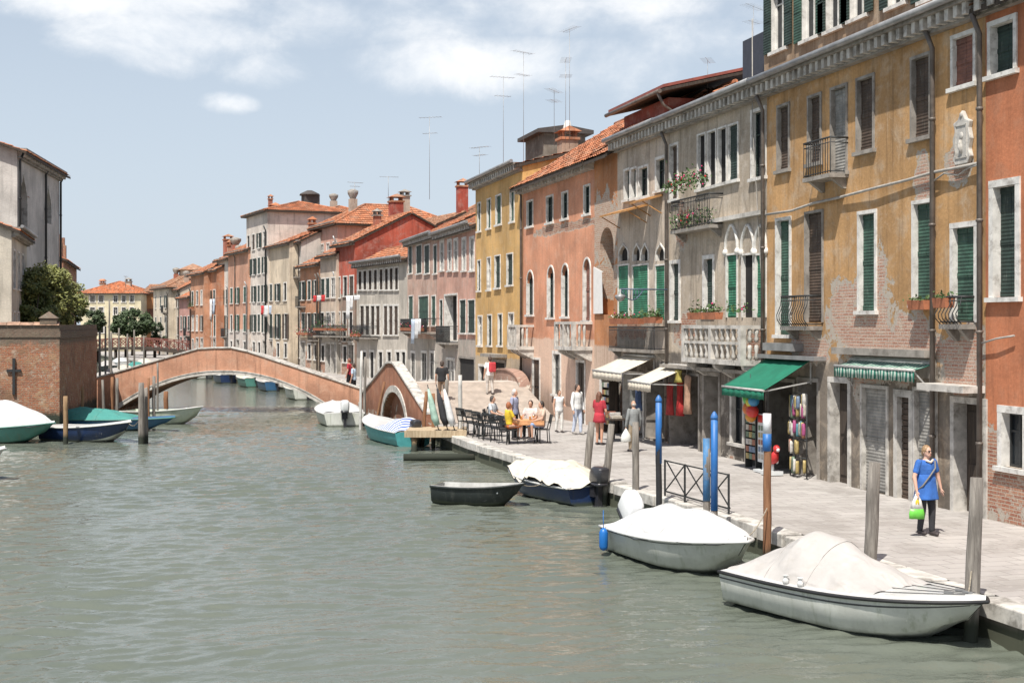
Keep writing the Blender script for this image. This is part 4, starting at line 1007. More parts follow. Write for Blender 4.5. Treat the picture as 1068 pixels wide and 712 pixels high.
# pale house in front of it
h = bank_house('pale cream house with shaded side and tall capped chimney, in front of the church', 12, 64, 28, 72, 9)
for i in range(3): h.win((.8+i*2.2,5.6,1.7+i*2.2,7.4), 'shutter', .1, px=False, smat=SH_D); h.win((.8+i*2.2,2.4,1.7+i*2.2,4.4), 'shutter', .1, px=False, smat=SH_D)
h.walls(8.4, plaster('cream_front', (.66,.6,.5), (.6,.55,.48), [], -9, .3, .3), gable=1.6); h.cornice(8.4, .4, .4, .4); h.roof(.4, .4, TILE3, step=.12, ends=.25)
h.stack(21, 206, 240, .9, .75, plaster('cream_chimney', (.6,.54,.46), None, [], -9), 'tiled'); h.stack(8, 212, 232, 2.0, .8, plaster('cream_chimney', (.6,.54,.46)), 'cap')
# brick house with stepped chimneys beyond the church
h = bank_house('red brick house with stepped gable and white window, beyond the church', 66, 96, 80, 112, 8)
for i in range(3): h.win((1.5+i*3.5,5.0,2.4+i*3.5,7.0), 'pane', .2, px=False)
rb = brickwall('red_brick_house', (.38,.13,.07), (.46,.2,.12), (.4,.3,.24)); h.walls(8.5, rb, gable=1.8); h.roof(.45, .3, TILE3, step=.12)
m = MB()
for k, (w_, z0, z1) in enumerate(((2.4,7.5,10.3),(1.7,10.3,11.4),(1.0,11.4,12.6))): m.box(.3, 1.2-w_/2+.6, z0, 1.5-.01*k, 1.2+w_/2+.6, z1)
for xx in (5.5, 9.5): m.box(xx-.5, .4, 8.2, xx+.5, 1.5, 10.0); m.box(xx-.3, .5, 10.0, xx+.3, 1.3, 10.6)
h.part(m, 'stepped_gable', rb)
# the two blocks closing the canal
EF = Fr(pw(85,190), Vector(pw(147,190))-Vector(pw(85,190)))
h = House('cream and white block with orange tiled roof closing the far end of the canal', EF, 84, 147, depth=9)
pxs = [(94,99),(103,108),(118.5,122.5),(127,131),(135.5,139.5),(144,147)]
for a, b in pxs[:5]:
    for y0, y1 in ((308,315),(320.5,328)): h.win((a,y0,b,y1), 'shutter' if a < 110 else 'pane', .1, smat=SH_GR if a < 110 else WHITE)
    h.win((a,336,b,347), 'dark', .12)
h.walls(8.9-h.zb, plaster('cream_block', (.72,.64,.44), (.72,.68,.58), [], -9, .4, .15)); h.roof(.38, .5, TILE3, 'hip', step=.14)
h.stack(107, 293, 301, 3, .7, plaster('pale_chimney_render', (.5,.4,.32)), 'tiled'); h.stack(134, 291, 301, 3.5, .8, plaster('pale_chimney_render', (.5,.4,.32)), 'cap')
h = House('plain orange brown block beside the cream block at the far end', EF, 148, 170, off=3, depth=9)
h.win((152,322,164,345), 'shutter', .0, smat=SH_R, sill=False)
h.walls(9.0-h.zb, plaster('orange_block', (.46,.22,.1), (.4,.2,.12), [], -9, .4, .3)); h.roof(.25, .3, TILE2, step=.14)

# ---------------------------------------------------------------- trees
def leaf_mat(name, c):
    g = G(name); o = g.obj(); n_ = g.noise(o, 2.5, 4); r = g.n('ObjectInfo').outputs[5]
    w = g.n('TexWhiteNoise', {'Vector': g.scale(o, 6, 6, 6)}).outputs[0]
    col = g.mix(g.step(n_, .35, .65), sc(c, .6), sc(c, 1.4))
    return g.out(col, .6, None)
def tree(label, name, x, y, z0, h, rx, crown_z, rz_, leaf, col, nclump, per, trunk_r=.12, seed=1, limbs=5, group=None, flat=1.0):
    R = random.Random(seed); t = empty(name, (x,y,z0), 0, label, 'tree', group)
    m = MB(); top = crown_z
    m.tube([(0,0,-.2),(.05,.03,top*.35),(-.06,.05,top*.75),(.02,0,top)], [trunk_r,trunk_r*.8,trunk_r*.65,trunk_r*.4], 8)
    cl = []
    for i in range(nclump):
        while 1:
            p = Vector((R.uniform(-1,1),R.uniform(-1,1),R.uniform(-1,1)))
            if .25 < p.length < 1: break
        p = p.normalized()*(p.length**.5); cl.append(Vector((p.x*rx, p.y*rx, crown_z + p.z*rz_*(1 if p.z > 0 else flat))))
    for i in range(limbs):
        c = cl[i]; m.tube([(0,0,top*(.45+.08*i)),(c.x*.4,c.y*.4,lerp(top*.55,c.z,.55)),(c.x*.85,c.y*.85,c.z)], [trunk_r*.5,trunk_r*.33,trunk_r*.12], 6)
    m.build('trunk', wood_mat('bark', (.06,.045,.03), (.14,.11,.08)), t)
    vs = []; fs = []
    for c in cl:
        r = R.uniform(.22,.42)*min(rx, rz_)
        for j in range(per):
            d = Vector((R.gauss(0,1),R.gauss(0,1),R.gauss(0,.8))).normalized()*r*R.uniform(.35,1.08); p = c + d
            a = Vector((R.gauss(0,1),R.gauss(0,1),R.gauss(0,.6))).normalized(); b = a.orthogonal().normalized(); l = leaf*R.uniform(.6,1.3)
            o = len(vs); vs += [p-a*l, p+b*l*.45, p+a*l, p-b*l*.45]; fs.append((o,o+1,o+2,o+3))
    q = MB(); q.add(vs, fs); q.build('crown', leaf_mat('leaves_%d' % seed, col), t); return t
x, y = pw(51,71); tree('broad yellow green garden tree behind the brick wall', 'garden_tree', x, y, Q, 7, 1.55, 5.2, 1.6, .1, (.17,.18,.05), 60, 260, .16, 3, 6)
x, y = pw(35,69); tree('lower dark green bushy tree against the pale house, behind the brick wall', 'garden_tree', x, y, Q, 6, 1.1, 4.8, 1.2, .13, (.1,.12,.035), 30, 220, .13, 4, 5)
x, y = pw(73,74); tree('small olive green tree at the shaded corner of the brick wall', 'garden_tree', x, y, Q, 5, .75, 4.6, .9, .1, (.1,.12,.035), 26, 200, .11, 5, 5)
x, y = pw(99,150); tree('dark green round tree in front of the cream block', 'canal_tree', x, y, .5, 7, 1.1, 4.1, 1.2, .16, (.05,.075,.03), 30, 160, .15, 6, 5, flat=.8)
x, y = pw(138,165); tree('wide umbrella shaped dark green tree at the far end of the canal', 'canal_tree', x, y, .5, 7, 2.4, 3.7, 1.7, .2, (.05,.08,.03), 60, 170, .2, 7, 5, flat=.5)
x, y = pw(166,168); tree('small dark cypress like shrub beside the footbridge', 'canal_tree', x, y, .5, 4, .8, 2.6, 1.5, .2, (.035,.055,.025), 14, 90, .12, 8, 4)
# ---------------------------------------------------------------- boats
from mathutils import noise as _mn
def noise3(p): return _mn.noise(Vector(p))
def sgn(v): return 1 if v > 0 else -1
def boat(label, bow, stern, beam, free, hullc, deckc=None, bowrise=.25, cover=None, cover_h=.5, cover_span=(.02,.95), cover_peak=.45, rail=None, band=None, motor=None, open_=False, thwart=None, group=None, tail=.85, name='moored_boat', cat='boat', boot=None, peak_sharp=1.3, seed=1, flare=.86, windscreen=False, skirt=.05, draft=.16, tent=2.4, crumple=.012, tilt=0.0, coverxy=None, deck_mat=None):
    bow, stern = Vector(bow), Vector(stern); L = (bow-stern).length; d = (bow-stern)/L; rz = math.atan2(d.y, d.x)
    R = random.Random(seed)
    root = empty(name, (stern.x, stern.y, 0), rz, label, cat, group)
    n = 26
    def hb(u):                                                      # half beam at the sheer
        return beam/2*(tail + (1-tail)*math.sin(min(1,u/.45)*math.pi/2))*(max(0.0, 1-max(0,(u-.45)/.55)**2.3))**.75 + .012
    def sh(u): return free + bowrise*u**2.2 + .03*(1-u)
    sec = []
    for i in range(n+1):
        u = i/n; x = L*u; b = hb(u); s_ = sh(u); rake = .0
        k = max(0, (u-.55)/.45)
        cz = .06 + .5*s_*k**1.8; kz = -draft + (s_*.72+draft)*max(0,(u-.6)/.4)**2.0
        cb = b*(flare - .25*k); xo = -L*.11*k**2
        pts = [(x, b, s_), (x+xo*.25, lerp(b,cb,.42), lerp(s_,cz,.4)), (x+xo*.6, cb, cz), (x+xo*.8, cb*.5, lerp(cz,kz,.62)), (x+xo, 0, kz)]
        sec.append(pts + [(p[0], -p[1], p[2]) for p in pts[-2::-1]])
    m = MB(); nb = len(sec[0])
    vs = [p for r in sec for p in r]; fs = []; mi = []
    for i in range(n):
        for j in range(nb-1): fs.append((i*nb+j, (i+1)*nb+j, (i+1)*nb+j+1, i*nb+j+1)); mi.append(0 if not boot else (1 if j in (2,3,4,5) else 0))
    m.add(vs, fs, 0, True); m.m = mi
    m.poly([vs[j] for j in range(nb)])
    hull = m.build('hull', [hullc] + ([boot] if boot else []), root)
    # rub rail round the sheer
    m = MB(); rl = [sec[i][0] for i in range(n+1)] + [sec[i][-1] for i in range(n,-1,-1)]
    m.tube([(p[0]+(.02 if p[0] > L*.97 else 0), p[1]*1.012, p[2]-.015) for p in rl], .028, 6); m.build('rub_rail', rail or deckc or IRON, root)
    if band:
        m = MB()
        for sg in (1,-1):
            pr = []
            for i in range(n+1):
                u = i/n; a = Vector(sec[i][0]); b_ = Vector(sec[i][1]); 
                pr.append([(lerp(a.x,b_.x,t), sg*(lerp(a.y,b_.y,t)+.006), lerp(a.z,b_.z,t)) for t in band[1]])
            m.loft(pr, False)
        m.build('hull_stripe', band[0], root)
    if open_:
        m = MB(); fl = []; t = .05
        inn = [[(p[0], max(.0, abs(p[1])-t)*(1 if p[1] > 0 else -1), p[2]) for p in (sec[i][0],)] for i in range(n+1)]
        for sg in (1,-1):
            rows = []
            for i in range(n+1):
                a = sec[i][0]; b_ = sec[i][2]
                rows.append([(a[0], sg*a[1], a[2]+.012), (a[0], sg*max(0,a[1]-.07), a[2]+.012), (b_[0], sg*max(0,b_[1]-.09), max(.1,b_[2]+.04)), (b_[0], 0, max(.1,b_[2]+.04))])
            if sg == 1: rows = [r[::-1] for r in rows]
            m.loft(rows, False, smooth=False)
        m.quad(*[(0.03, sg*sec[0][0][1]*k, z) for sg, k, z in ((1,.95,sec[0][0][2]),(-1,.95,sec[0][0][2]),(-1,.8,.1),(1,.8,.1))]); m.build('inner_hull', deck_mat or hullc, root)
        for u in (.12,.42,.72):
            m = MB(); b = hb(u)*.8; m.box(L*u-.14, -b, sh(u)-.16, L*u+.14, b, sh(u)-.125); m.build('thwart', thwart or WHITE, root)
    else:
        m = MB(); rows = []
        for i in range(n+1):
            a = sec[i][0]; u = i/n; rows.append([(a[0], lerp(-1,1,j/8)*a[1], a[2]+.07*(1-(lerp(-1,1,j/8))**2)*(.4+.6*u)) for j in range(9)])
        m.loft(rows[::1], False); m.poly(rows[0]); m.build('deck', deckc or WHITE, root)
    if windscreen:
        pass
    if cover:
        m = MB(); rows = []; k = 30; w = 17; u0, u1 = cover_span
        for i in range(k+1):
            u = lerp(u0, u1, i/k); q = i/k; b = hb(max(0,min(1,u))) - .015 + (coverxy or 0)
            pk = cover_h*(max(0, 1-abs((q-cover_peak)/(cover_peak if q < cover_peak else 1-cover_peak))**peak_sharp))
            row = []
            for j in range(w):
                v = lerp(-1,1,j/(w-1)); e = abs(v)
                prof = (1-e**tent)
                z = sh(max(0,u)) + .03 + pk*prof*(1 + .06*math.sin(7*q*math.pi+v*3)) + .02*prof
                z -= .025*math.sin(q*math.pi*9+seed)*e*(1-e)*2 + (skirt if e > .98 else 0)
                z += .012*math.sin(q*23+v*9+seed*2)*prof
                z += crumple*(2.2*noise3((L*u*1.7, v*2.2, seed*3.1)) + 1.1*noise3((L*u*4.5, v*5, seed*7.7)))
                yj = crumple*1.2*noise3((L*u*3, v*3, seed+20)); zd = crumple*3*abs(noise3((L*u*2.2, sgn(v)*3, seed+9))) if e > .98 else 0
                row.append((L*u - (.0 if q > .02 else .02), v*(b+.03 if e > .98 else b)+yj, z-zd))
            rows.append(row)
        m.loft(rows, False); c = m.build('boat_cover', cover, root)
        sb = c.modifiers.new('Subdivision', 'SUBSURF'); sb.levels = 1; sb.render_levels = 1
        m = MB()
        for sg in (0, -1): m.tube([(r[sg][0], r[sg][1]*1.01, r[sg][2]-.005) for r in rows], .009, 5)
        m.build('cover_rope', IRON, c)
        for q in (.3,.62):
            m = MB(); rr0 = rows[int(q*k)]; m.tube([(p[0],p[1],p[2]+.004) for p in rr0], .006, 4); m.build('cover_seam', cover, c)
    if motor:
        mc, hgt = motor; z = sh(0) + .02
        RM = Matrix.Translation((-.12,0,z)) @ Matrix.Rotation(tilt, 4, 'Y') @ Matrix.Translation((.12,0,-z))
        oc = lambda a, b: [(a*q, b*p) for q, p in ((-1,-.55),(-.8,-.9),(.3,-1),(.8,-.75),(1,-.3),(1,.3),(.8,.75),(.3,1),(-.8,.9),(-1,.55))]
        o = MB(); o.loft([[(x*.9-.2-tl, y, zz) for x, y in oc(sc_*.3, sc_*.19)] for zz, sc_, tl in ((z+.1,.9,0),(z+.16,1,0.0),(z+.34*hgt,1.0,.03),(z+.44*hgt,.9,.05),(z+.485*hgt,.62,.06))], True, True)
        mo = o.xf(RM).build('outboard_motor', mc, root, bevel=.012)
        o = MB(); o.loft([[(x*.9-.2, y, zz) for x, y in oc(.275,.175)] for zz in (z+.02, z+.1)], True, True); o.xf(RM).build('cowling_base', MOT_B, mo)
        o = MB(); o.box(-.28, -.06, -.25, -.12, .06, z+.03); o.box(-.4, -.012, -.35, -.16, .012, -.05); o.box(-.36,-.09,-.02,-.06,.09,.0); o.box(-.18, -.13, z-.25, .03, .13, z-.02); o.xf(RM).build('motor_leg', MOT_B, mo)
    return root, sh, hb, L
HW = hullpaint('white_gelcoat', (.62,.62,.6), .3, (.38,.37,.32), .35)
HGREY = hullpaint('weathered_grey_gelcoat', (.5,.515,.47), .35, (.26,.29,.21), .5)
HWD = hullpaint('dirty_white_gelcoat', (.6,.61,.56), .3, (.28,.31,.22), .55)
TARP_G = tarp('grey_beige_tarp', (.45,.428,.405), (.36,.33,.29), .45); TARP_W = tarp('white_tarp', (.58,.58,.57), (.48,.47,.43), .35)
TARP_C = tarp('cream_tarp', (.62,.575,.48), (.4,.33,.23), .45); TARP_T = tarp('teal_tarp', (.06,.26,.23), (.1,.2,.17), .5)
HTEAL = hullpaint('teal_hull_paint', (.08,.24,.2), .4, (.13,.17,.12)); HNAVY = hullpaint('navy_hull_paint', (.015,.035,.1), .3, (.05,.06,.08)); HBLUE = hullpaint('blue_hull_paint', (.03,.11,.22), .4, (.08,.12,.15))
HBLACK = hullpaint('tarred_black_hull', (.018,.024,.023), .5, (.07,.075,.065), .6, 0); WB = striped('blue_striped_cloth', (.7,.7,.7), (.05,.12,.4), 1.9)
WOODI = simple('bare_hull_inside', (.4,.4,.38), .7, .2, 3, .2); STRIPE = simple('charcoal_stripe', (.06,.06,.065), .45, .1); RIMB = simple('black_rubber', (.02,.02,.021), .6)
MOT_W = simple('white_cowling', (.75,.76,.76), .3, .04, 2, .02, coat=.3); MOT_B = simple('black_cowling', (.03,.03,.035), .35, .1, 2, .02, coat=.3)
# big speedboat at the quay edge, front right
b1, sh1, hb1, L1 = boat('big white speedboat under a grey beige tarp with black rubbing strip, nearest at the quay', cw(6.36,18.0), cw(3.98,21.6), 1.85, .5, HWD, HW, .2, TARP_G, .66, (.0,.68), .46, RIMB, (STRIPE, (.5,.62)), seed=2, tail=.93, peak_sharp=1.25, skirt=.05, coverxy=-.13, flare=.9, tent=1.75, crumple=.02)
m = MB()
for k in (-.32,-.12,.12,.32):
    pl = []
    for i in range(9):
        u = .63+.31*i/8; v = lerp(k*2, k*1.0, i/8); pl.append((L1*u, hb1(u)*v, sh1(u)+.07*(1-v*v)*(.4+.6*u)+.012))
    m.tube(pl, .006, 5)
m.build('mooring_lines', IRON, b1); m = MB()
for x, y in ((.93,0),(.88,.12),(.88,-.12)): m.box(L1*x-.07, y-.018, sh1(x)+.06, L1*x+.07, y+.018, sh1(x)+.1)
m.build('cleat', ZINC, b1)
for sg in (-1,1):
    m = MB(); m.ball((-.1, sg*.5, .14), .16, .1, .1); m.box(-.14, sg*.5-.05, .1, .02, sg*.5+.05, .16); m.build('trim_tab', HW, b1)
for k, (u, v) in enumerate(((.33,.96),(.4,.96))):
    m = MB(); m.lathe([(.045,0),(.05,.05),(.03,.07),(.03,.1),(.05,.12)], 10, (L1*u, hb1(u)*-.9, sh1(u)+.02)); m.build('deck_fitting', HW, b1)
b2, sh2, hb2, L2 = boat('small grey hulled motorboat under a bright white cover with white outboard raised at its stern', cw(4.02,22.95), cw(2.34,26.35), 1.65, .48, HGREY, HW, .22, TARP_W, .45, (.03,.94), .42, HW, (STRIPE, (.3,.36)), (MOT_W, 1.15), seed=3, peak_sharp=2.3, tilt=.75, tent=2.2, crumple=.015)
m = MB(); m.lathe([(.02,0),(.07,.03),(.085,.08),(.085,.34),(.06,.4),(.02,.43)], 12); m.tube([(0,0,.42),(0,.02,.62),(.03,.1,.75)], .008, 5)
x, y = gp(634,571,.14); f_ = m.build('boat_fender', simple('blue_fender_rubber', (.01,.13,.42), .4, .08), None, (x-.1,y-.04,.1)); tag(f_, 'blue cylindrical fender hanging at the stern of the white covered motorboat', 'fender')
b3, sh3, hb3, L3 = boat('dark blue boat under a crumpled cream tarpaulin, behind the grey mooring posts', cw(.12,36.2), cw(2.0,32.7), 1.75, .42, HNAVY, HW, .25, TARP_C, .46, (-.02,.93), .42, HW, motor=(MOT_B, 1.0), seed=4, peak_sharp=1.7, skirt=-.06, coverxy=.04, boot=HBLUE, crumple=.07, tent=2.0)
boat('black wooden rowing boat with pale thwarts, empty and afloat', cw(.28,32.4), cw(-1.85,33.4), 1.05, .4, HBLACK, None, .16, None, open_=True, rail=HBLACK, thwart=simple('pale_grey_thwart', (.5,.52,.53), .6), deck_mat=WOODI, tail=.72, seed=5, name='rowing_boat')
b5 = boat('turquoise boat with white deck and blue striped cloth, at the mouth of the small bridge', cw(-5.7,53.5), cw(-3.55,48.3), 1.6, .5, simple('turquoise_hull', (.08,.33,.34), .4, .1), HW, .3, WB, .4, (.0,.4), .4, HW, motor=(MOT_B, .9), seed=6)
b6 = boat('white motorboat showing its stern and white outboard at the right bridge foot', cw(-8.3,62.0), cw(-7.2,57.6), 2.0, .55, HWD, HW, .3, TARP_W, .35, (.1,.8), .4, HW, motor=(MOT_W, 1.15), seed=7)
# left bank
boat('teal hulled boat under a high white tarpaulin, at the brick wall by the frame edge', cw(-17.0,49.9), cw(-21.6,50.0), 1.9, .55, HTEAL, HW, .2, TARP_W, .95, (.0,.97), .5, HTEAL, seed=8, peak_sharp=2.0, crumple=.03, tent=1.8)
boat('navy and white speedboat with flat white deck, moored next to the teal hulled boat', cw(-14.2,50.0), cw(-17.7,51.4), 1.6, .5, HNAVY, HW, .28, None, boot=HWD, rail=HW, seed=9)
boat('long blue boat under a teal tarpaulin, behind the navy speedboat', cw(-13.9,55.4), cw(-19.4,56.6), 1.5, .42, HBLUE, HBLUE, .15, TARP_T, .42, (.03,.7), .3, HTEAL, seed=10, peak_sharp=2.0)
boat('white and pale green open boat half under the left end of the arched bridge', cw(-13.6,59.0), cw(-17.4,60.6), 1.6, .5, simple('pale_green_white_hull', (.5,.55,.46), .4, .1, 2.5, .1, dirt=(.3,.36,.25), dirt_amt=.5), HW, .3, None, open_=True, rail=HW, seed=11)
boat('white boat just showing its tip at the left frame edge', cw(-14.35,38.0), cw(-18.0,37.2), 1.6, .55, HW, HW, .35, TARP_W, .4, seed=12)
bb = [(cw(-13.3,82),cw(-11.9,78),HWD,TARP_C,'grey white boat just beyond the arch, rightmost seen through it'),(cw(-16.9,92),cw(-15.4,88),HBLUE,TARP_G,'blue boat with grey cover seen through the arch, second from the right'),(cw(-19.4,97.5),cw(-17.8,93.5),HTEAL,TARP_C,'teal boat with cream cover seen through the arch, third from the right'),(cw(-22.6,104),cw(-20.9,99.8),HNAVY,TARP_W,'dark boat with white cover seen through the arch near its crown'),(cw(-26.2,112),cw(-24.6,108),HGREY,TARP_G,'small grey boat farthest back under the arch')]
for k, (a, b, c, t, l) in enumerate(bb): boat(l, a, b, 1.9, .6, c, HW, .3, t, .6, (.0,.9), .45, HW, motor=(MOT_W if k % 2 else MOT_B, 1.0), seed=20+k, group='boats moored beyond the bridge')
fb = [(108,96,HWD,TARP_G,'grey covered boat above the left ramp of the bridge'),(118,104,HNAVY,TARP_G,'navy boat with grey cover beyond the left ramp of the bridge'),(130,112,HTEAL,TARP_C,'teal boat with cream cover far beyond the left ramp'),(142,122,HBLUE,TARP_T,'blue boat with teal cover far left before the footbridge'),(151,132,HWD,TARP_C,'white boat with cream cover before the wooden footbridge'),(112,126,HBLACK,TARP_G,'black boat with grey cover in front of the umbrella tree'),(126,138,HW,HW,'bright white boat in front of the far cream block')]
for k, (px, d, c, t, l) in enumerate(fb):
    a = pw(px-3, d+2.2); b = pw(px+3, d-1.4); boat(l, a, b, 1.5, .5, c, HW, .3, t, .4, (.0,.9), .45, HW, seed=30+k, group='boats moored beyond the bridge')
# ---------------------------------------------------------------- mooring posts
def post(label, px, ytop, d=None, ybot=None, pxt=None, w=None, mat=None, zb=-1.0, parts=None, group='mooring posts', top='flat', seed=0, z0=0.0):
    d = d or gd(ybot, z0); x, y = pw(px, d); pxt = px if pxt is None else pxt; xt, yt = pw(pxt, d); zt = pz(ytop, d); r = (w or 8)/2/FPX*d
    R = random.Random(seed+int(px)); t = empty('mooring_post', (x,y,0), 0, label, 'post', group)
    dx, dy = xt-x, yt-y; zt0 = zt
    m = MB(); n = 7; P = []; rr_ = []
    for i in range(n): u = i/(n-1); z = lerp(zb, zt, u); k = (z-z0)/(zt-z0) if zt > z0 else 0; P.append((dx*k+R.uniform(-.01,.01), dy*k+R.uniform(-.01,.01), z)); rr_.append(r*R.uniform(.95,1.04)*(1.04-.1*u))
    rr_[-1] *= .93
    m.tube(P, rr_, 12); m.build('shaft', mat or POLE_G, t)
    if parts:
        for nm_, y0, y1, mt, k in parts:
            za, zb_ = pz(y1, d), pz(y0, d); f = lambda z: (dx*(z-z0)/(zt-z0), dy*(z-z0)/(zt-z0), z)
            q = MB(); q.tube([f(za), f(lerp(za,zb_,.5)), f(zb_)], [r*k*1.01, r*k*1.0, r*k*.97], 12)
            if top == 'cap' and y0 <= ytop+1: q.lathe([(r*1.08,0),(r*1.12,.04),(r*.85,.09),(r*.35,.14),(.01,.15)], 12, (dx,dy,zb_))
            q.build(nm_, mt, t)
    return t
PBLUE = simple('blue_post_paint', (.02,.13,.38), .5, .18, 3, .15, stretch=(1,1,.3), dirt=(.2,.25,.32), dirt_amt=.65); PBLACK = simple('black_post_paint', (.02,.02,.022), .6, .3, 3, .15); PWHITE = simple('white_post_band', (.6,.62,.64), .6, .1)
post('grey wooden mooring post right beside the bow of the big speedboat', 1012, 498, d=18.6, pxt=1019, w=15)
post('grey wooden mooring post leaning behind the tarp of the big speedboat', 906, 482, d=21.6, pxt=912, w=14)
post('brown mooring post with blue painted top and white band', 800, 431, d=24.2, w=8.6, mat=POLE_B, parts=[('white_band',431,452,PWHITE,1.04),('blue_top',452,470,PBLUE,1.08)])
post('tall bright blue post with pointed cap, right one of the blue pair', 745, 437, d=25.6, w=7.2, parts=[('blue_paint',437,532,PBLUE,1.03)], top='cap')
post('flat topped faded blue post, left one of the blue pair', 737, 457, d=25.9, w=7.6, parts=[('blue_paint',457,522,simple('faded_blue_paint',(.06,.19,.38),.7,.25,3,.3,dirt=(.25,.25,.24),dirt_amt=.7),1.03)])
post('bright blue post with black lower half and cap, beside the iron railing', 687, 419, d=28.9, w=6.6, mat=PBLACK, parts=[('blue_paint',419,483,PBLUE,1.03)], top='cap')
post('grey mooring post upright between the covered boats', 663, 440, d=31.2, w=7.5)
post('grey mooring post leaning right, by the motor of the white covered boat', 629, 442, d=32.6, pxt=638, w=8)
post('grey mooring post leaning right, behind the cream tarpaulin', 610, 440, d=35.0, pxt=617, w=8)
post('pale slim pole standing by the café chairs', 480, 391, d=47.5, w=4.5, mat=simple('pale_pole_paint',(.5,.49,.46),.7,.15,3,.2), zb=.3)
post('brown leaning pole left at the wooden landing', 440, 408, d=48.2, pxt=445, w=4.2, mat=POLE_B); post('dark brown pole at the wooden landing, right of the leaning one', 452, 410, d=48.0, w=4.2, mat=POLE_B)
post('short grey post behind the folded cloth at the landing', 464, 396, d=48.4, pxt=466, w=4.6)
post('tall slim pole in front of the right end of the arched bridge', 380, 372, d=58.5, w=3, pxt=381); post('leaning slim pole against the small peaked bridge', 391, 398, d=57, pxt=401, w=3, mat=POLE_B); post('white slim pole by the white motorboat stern', 376, 366, d=56.5, pxt=377, w=3, mat=simple('pale_pole_paint',(.5,.49,.46)))
post('thick grey double post standing alone in the canal on the left', 147.5, 399, ybot=463, w=6.5); post('lower half of the thick double post in the left of the canal', 152, 405, d=49.7, w=5, mat=POLE_G)
post('tan wooden post in front of the navy speedboat', 68.5, 413, ybot=463, w=5, mat=POLE_T); post('thin tan post against the shaded brick corner', 86, 403, d=57, w=3, mat=POLE_T)
post('thin dark post leaning by the bridge foot', 109, 396, d=58, pxt=107, w=3); post('reddish post at the left foot of the bridge', 117, 393, d=58.5, w=3.5, mat=POLE_B); post('grey brown post at the left foot of the bridge, right of the reddish one', 122, 394, d=58, w=3.5)
post('thin red post before the arch, left of the pair', 155, 394, d=57.5, w=2.6, mat=POLE_B); post('grey post before the arch, taller of the pair', 160.5, 392, d=57.8, w=3.4); post('tall slim pole rising above the bridge parapet', 164.5, 378, d=60, w=2.2); post('short stub post inside the arch on the left', 173, 408, d=63.5, w=5, mat=POLE_B)
for k, (px, yt, d, w) in enumerate(((104,345,88,2.5),(110,340,92,2),(116,346,98,2),(124,342,104,2),(133,348,108,1.8),(140,344,118,1.8),(150,350,124,1.6),(114,312,120,1.8))):
    post(('slim far pole among the boats beyond the left ramp' if k < 7 else 'tall lamp like mast before the cream block'), px, yt, d=d, w=w, group='slim poles beyond the bridge', mat=POLE_G)
# mooring ropes
def rope(label, a, b, sag=.15):
    a, b = Vector(a), Vector(b); n = 10; m = MB(); m.tube([a.lerp(b, i/n) - a - Vector((0,0,sag*math.sin(math.pi*i/n))) for i in range(n+1)], .011, 5)
    o = m.build('mooring_rope', simple('old_rope', (.3,.26,.2), .9, .3, 30, .4), None, a); tag(o, label, 'rope', 'mooring ropes')
def p3(lat, d, z): x, y = cw(lat, d); return (x, y, z)
def pp3(px, d, z): x, y = pw(px, d); return (x, y, z)
rope('slack rope from the big speedboat bow to the grey post beside it', p3(6.2,18.25,.74), pp3(1013,18.5,1.0), .05)
rope('slack rope from the white covered motorboat bow to the brown post', p3(3.95,23.1,.7), pp3(800,24.1,1.1), .12)
rope('rope from the cream tarpaulin boat to the grey leaning post', p3(2.0,33.2,.6), pp3(630,32.6,1.0), .1)
rope('slack rope from the black rowing boat towards the cream tarpaulin boat', p3(.2,32.5,.52), p3(1.0,33.4,.6), .12)
rope('rope from the navy speedboat bow to the thick double post', p3(-14.3,50.0,.72), pp3(147,49.3,1.0), .2)
# wooden landing
x, y = pw(456,47.3); lx = cw(1,0); ld = empty('wooden_landing', (x,y,0), -TH*1.0, 'pale plank landing stage on stout legs at the quay edge', 'landing stage')
m = MB(); wdt = 62/FPX*47.3
for i in range(9): m.box(-wdt/2, -.95+i*.22, .66, wdt/2+.0, -.745+i*.22, .72)
m.box(-wdt/2-.03, -1.02, .5, wdt/2+.03, -.955, .735); m.build('planks', DECKW, ld)
for px in (-.75,.7):
    for yy in (-.85,.7): m = MB(); m.tube([(px,yy,-1),(px,yy,.655)], .1, 8); m.build('leg', POLE_T, ld)
x, y = gp(458,480); m = MB(); m.tube([(-1.15,0,.09),(0,.02,.1),(1.15,0,.09)], .13, 10); m.box(-1.1,.08,.0,1.1,.5,.16); o = m.build('floating_beam', wood_mat('soaked_wood', (.09,.075,.06), (.18,.15,.12)), None, (x,y,0), -TH); tag(o, 'dark soaked timber beam floating in front of the landing stage', 'beam')
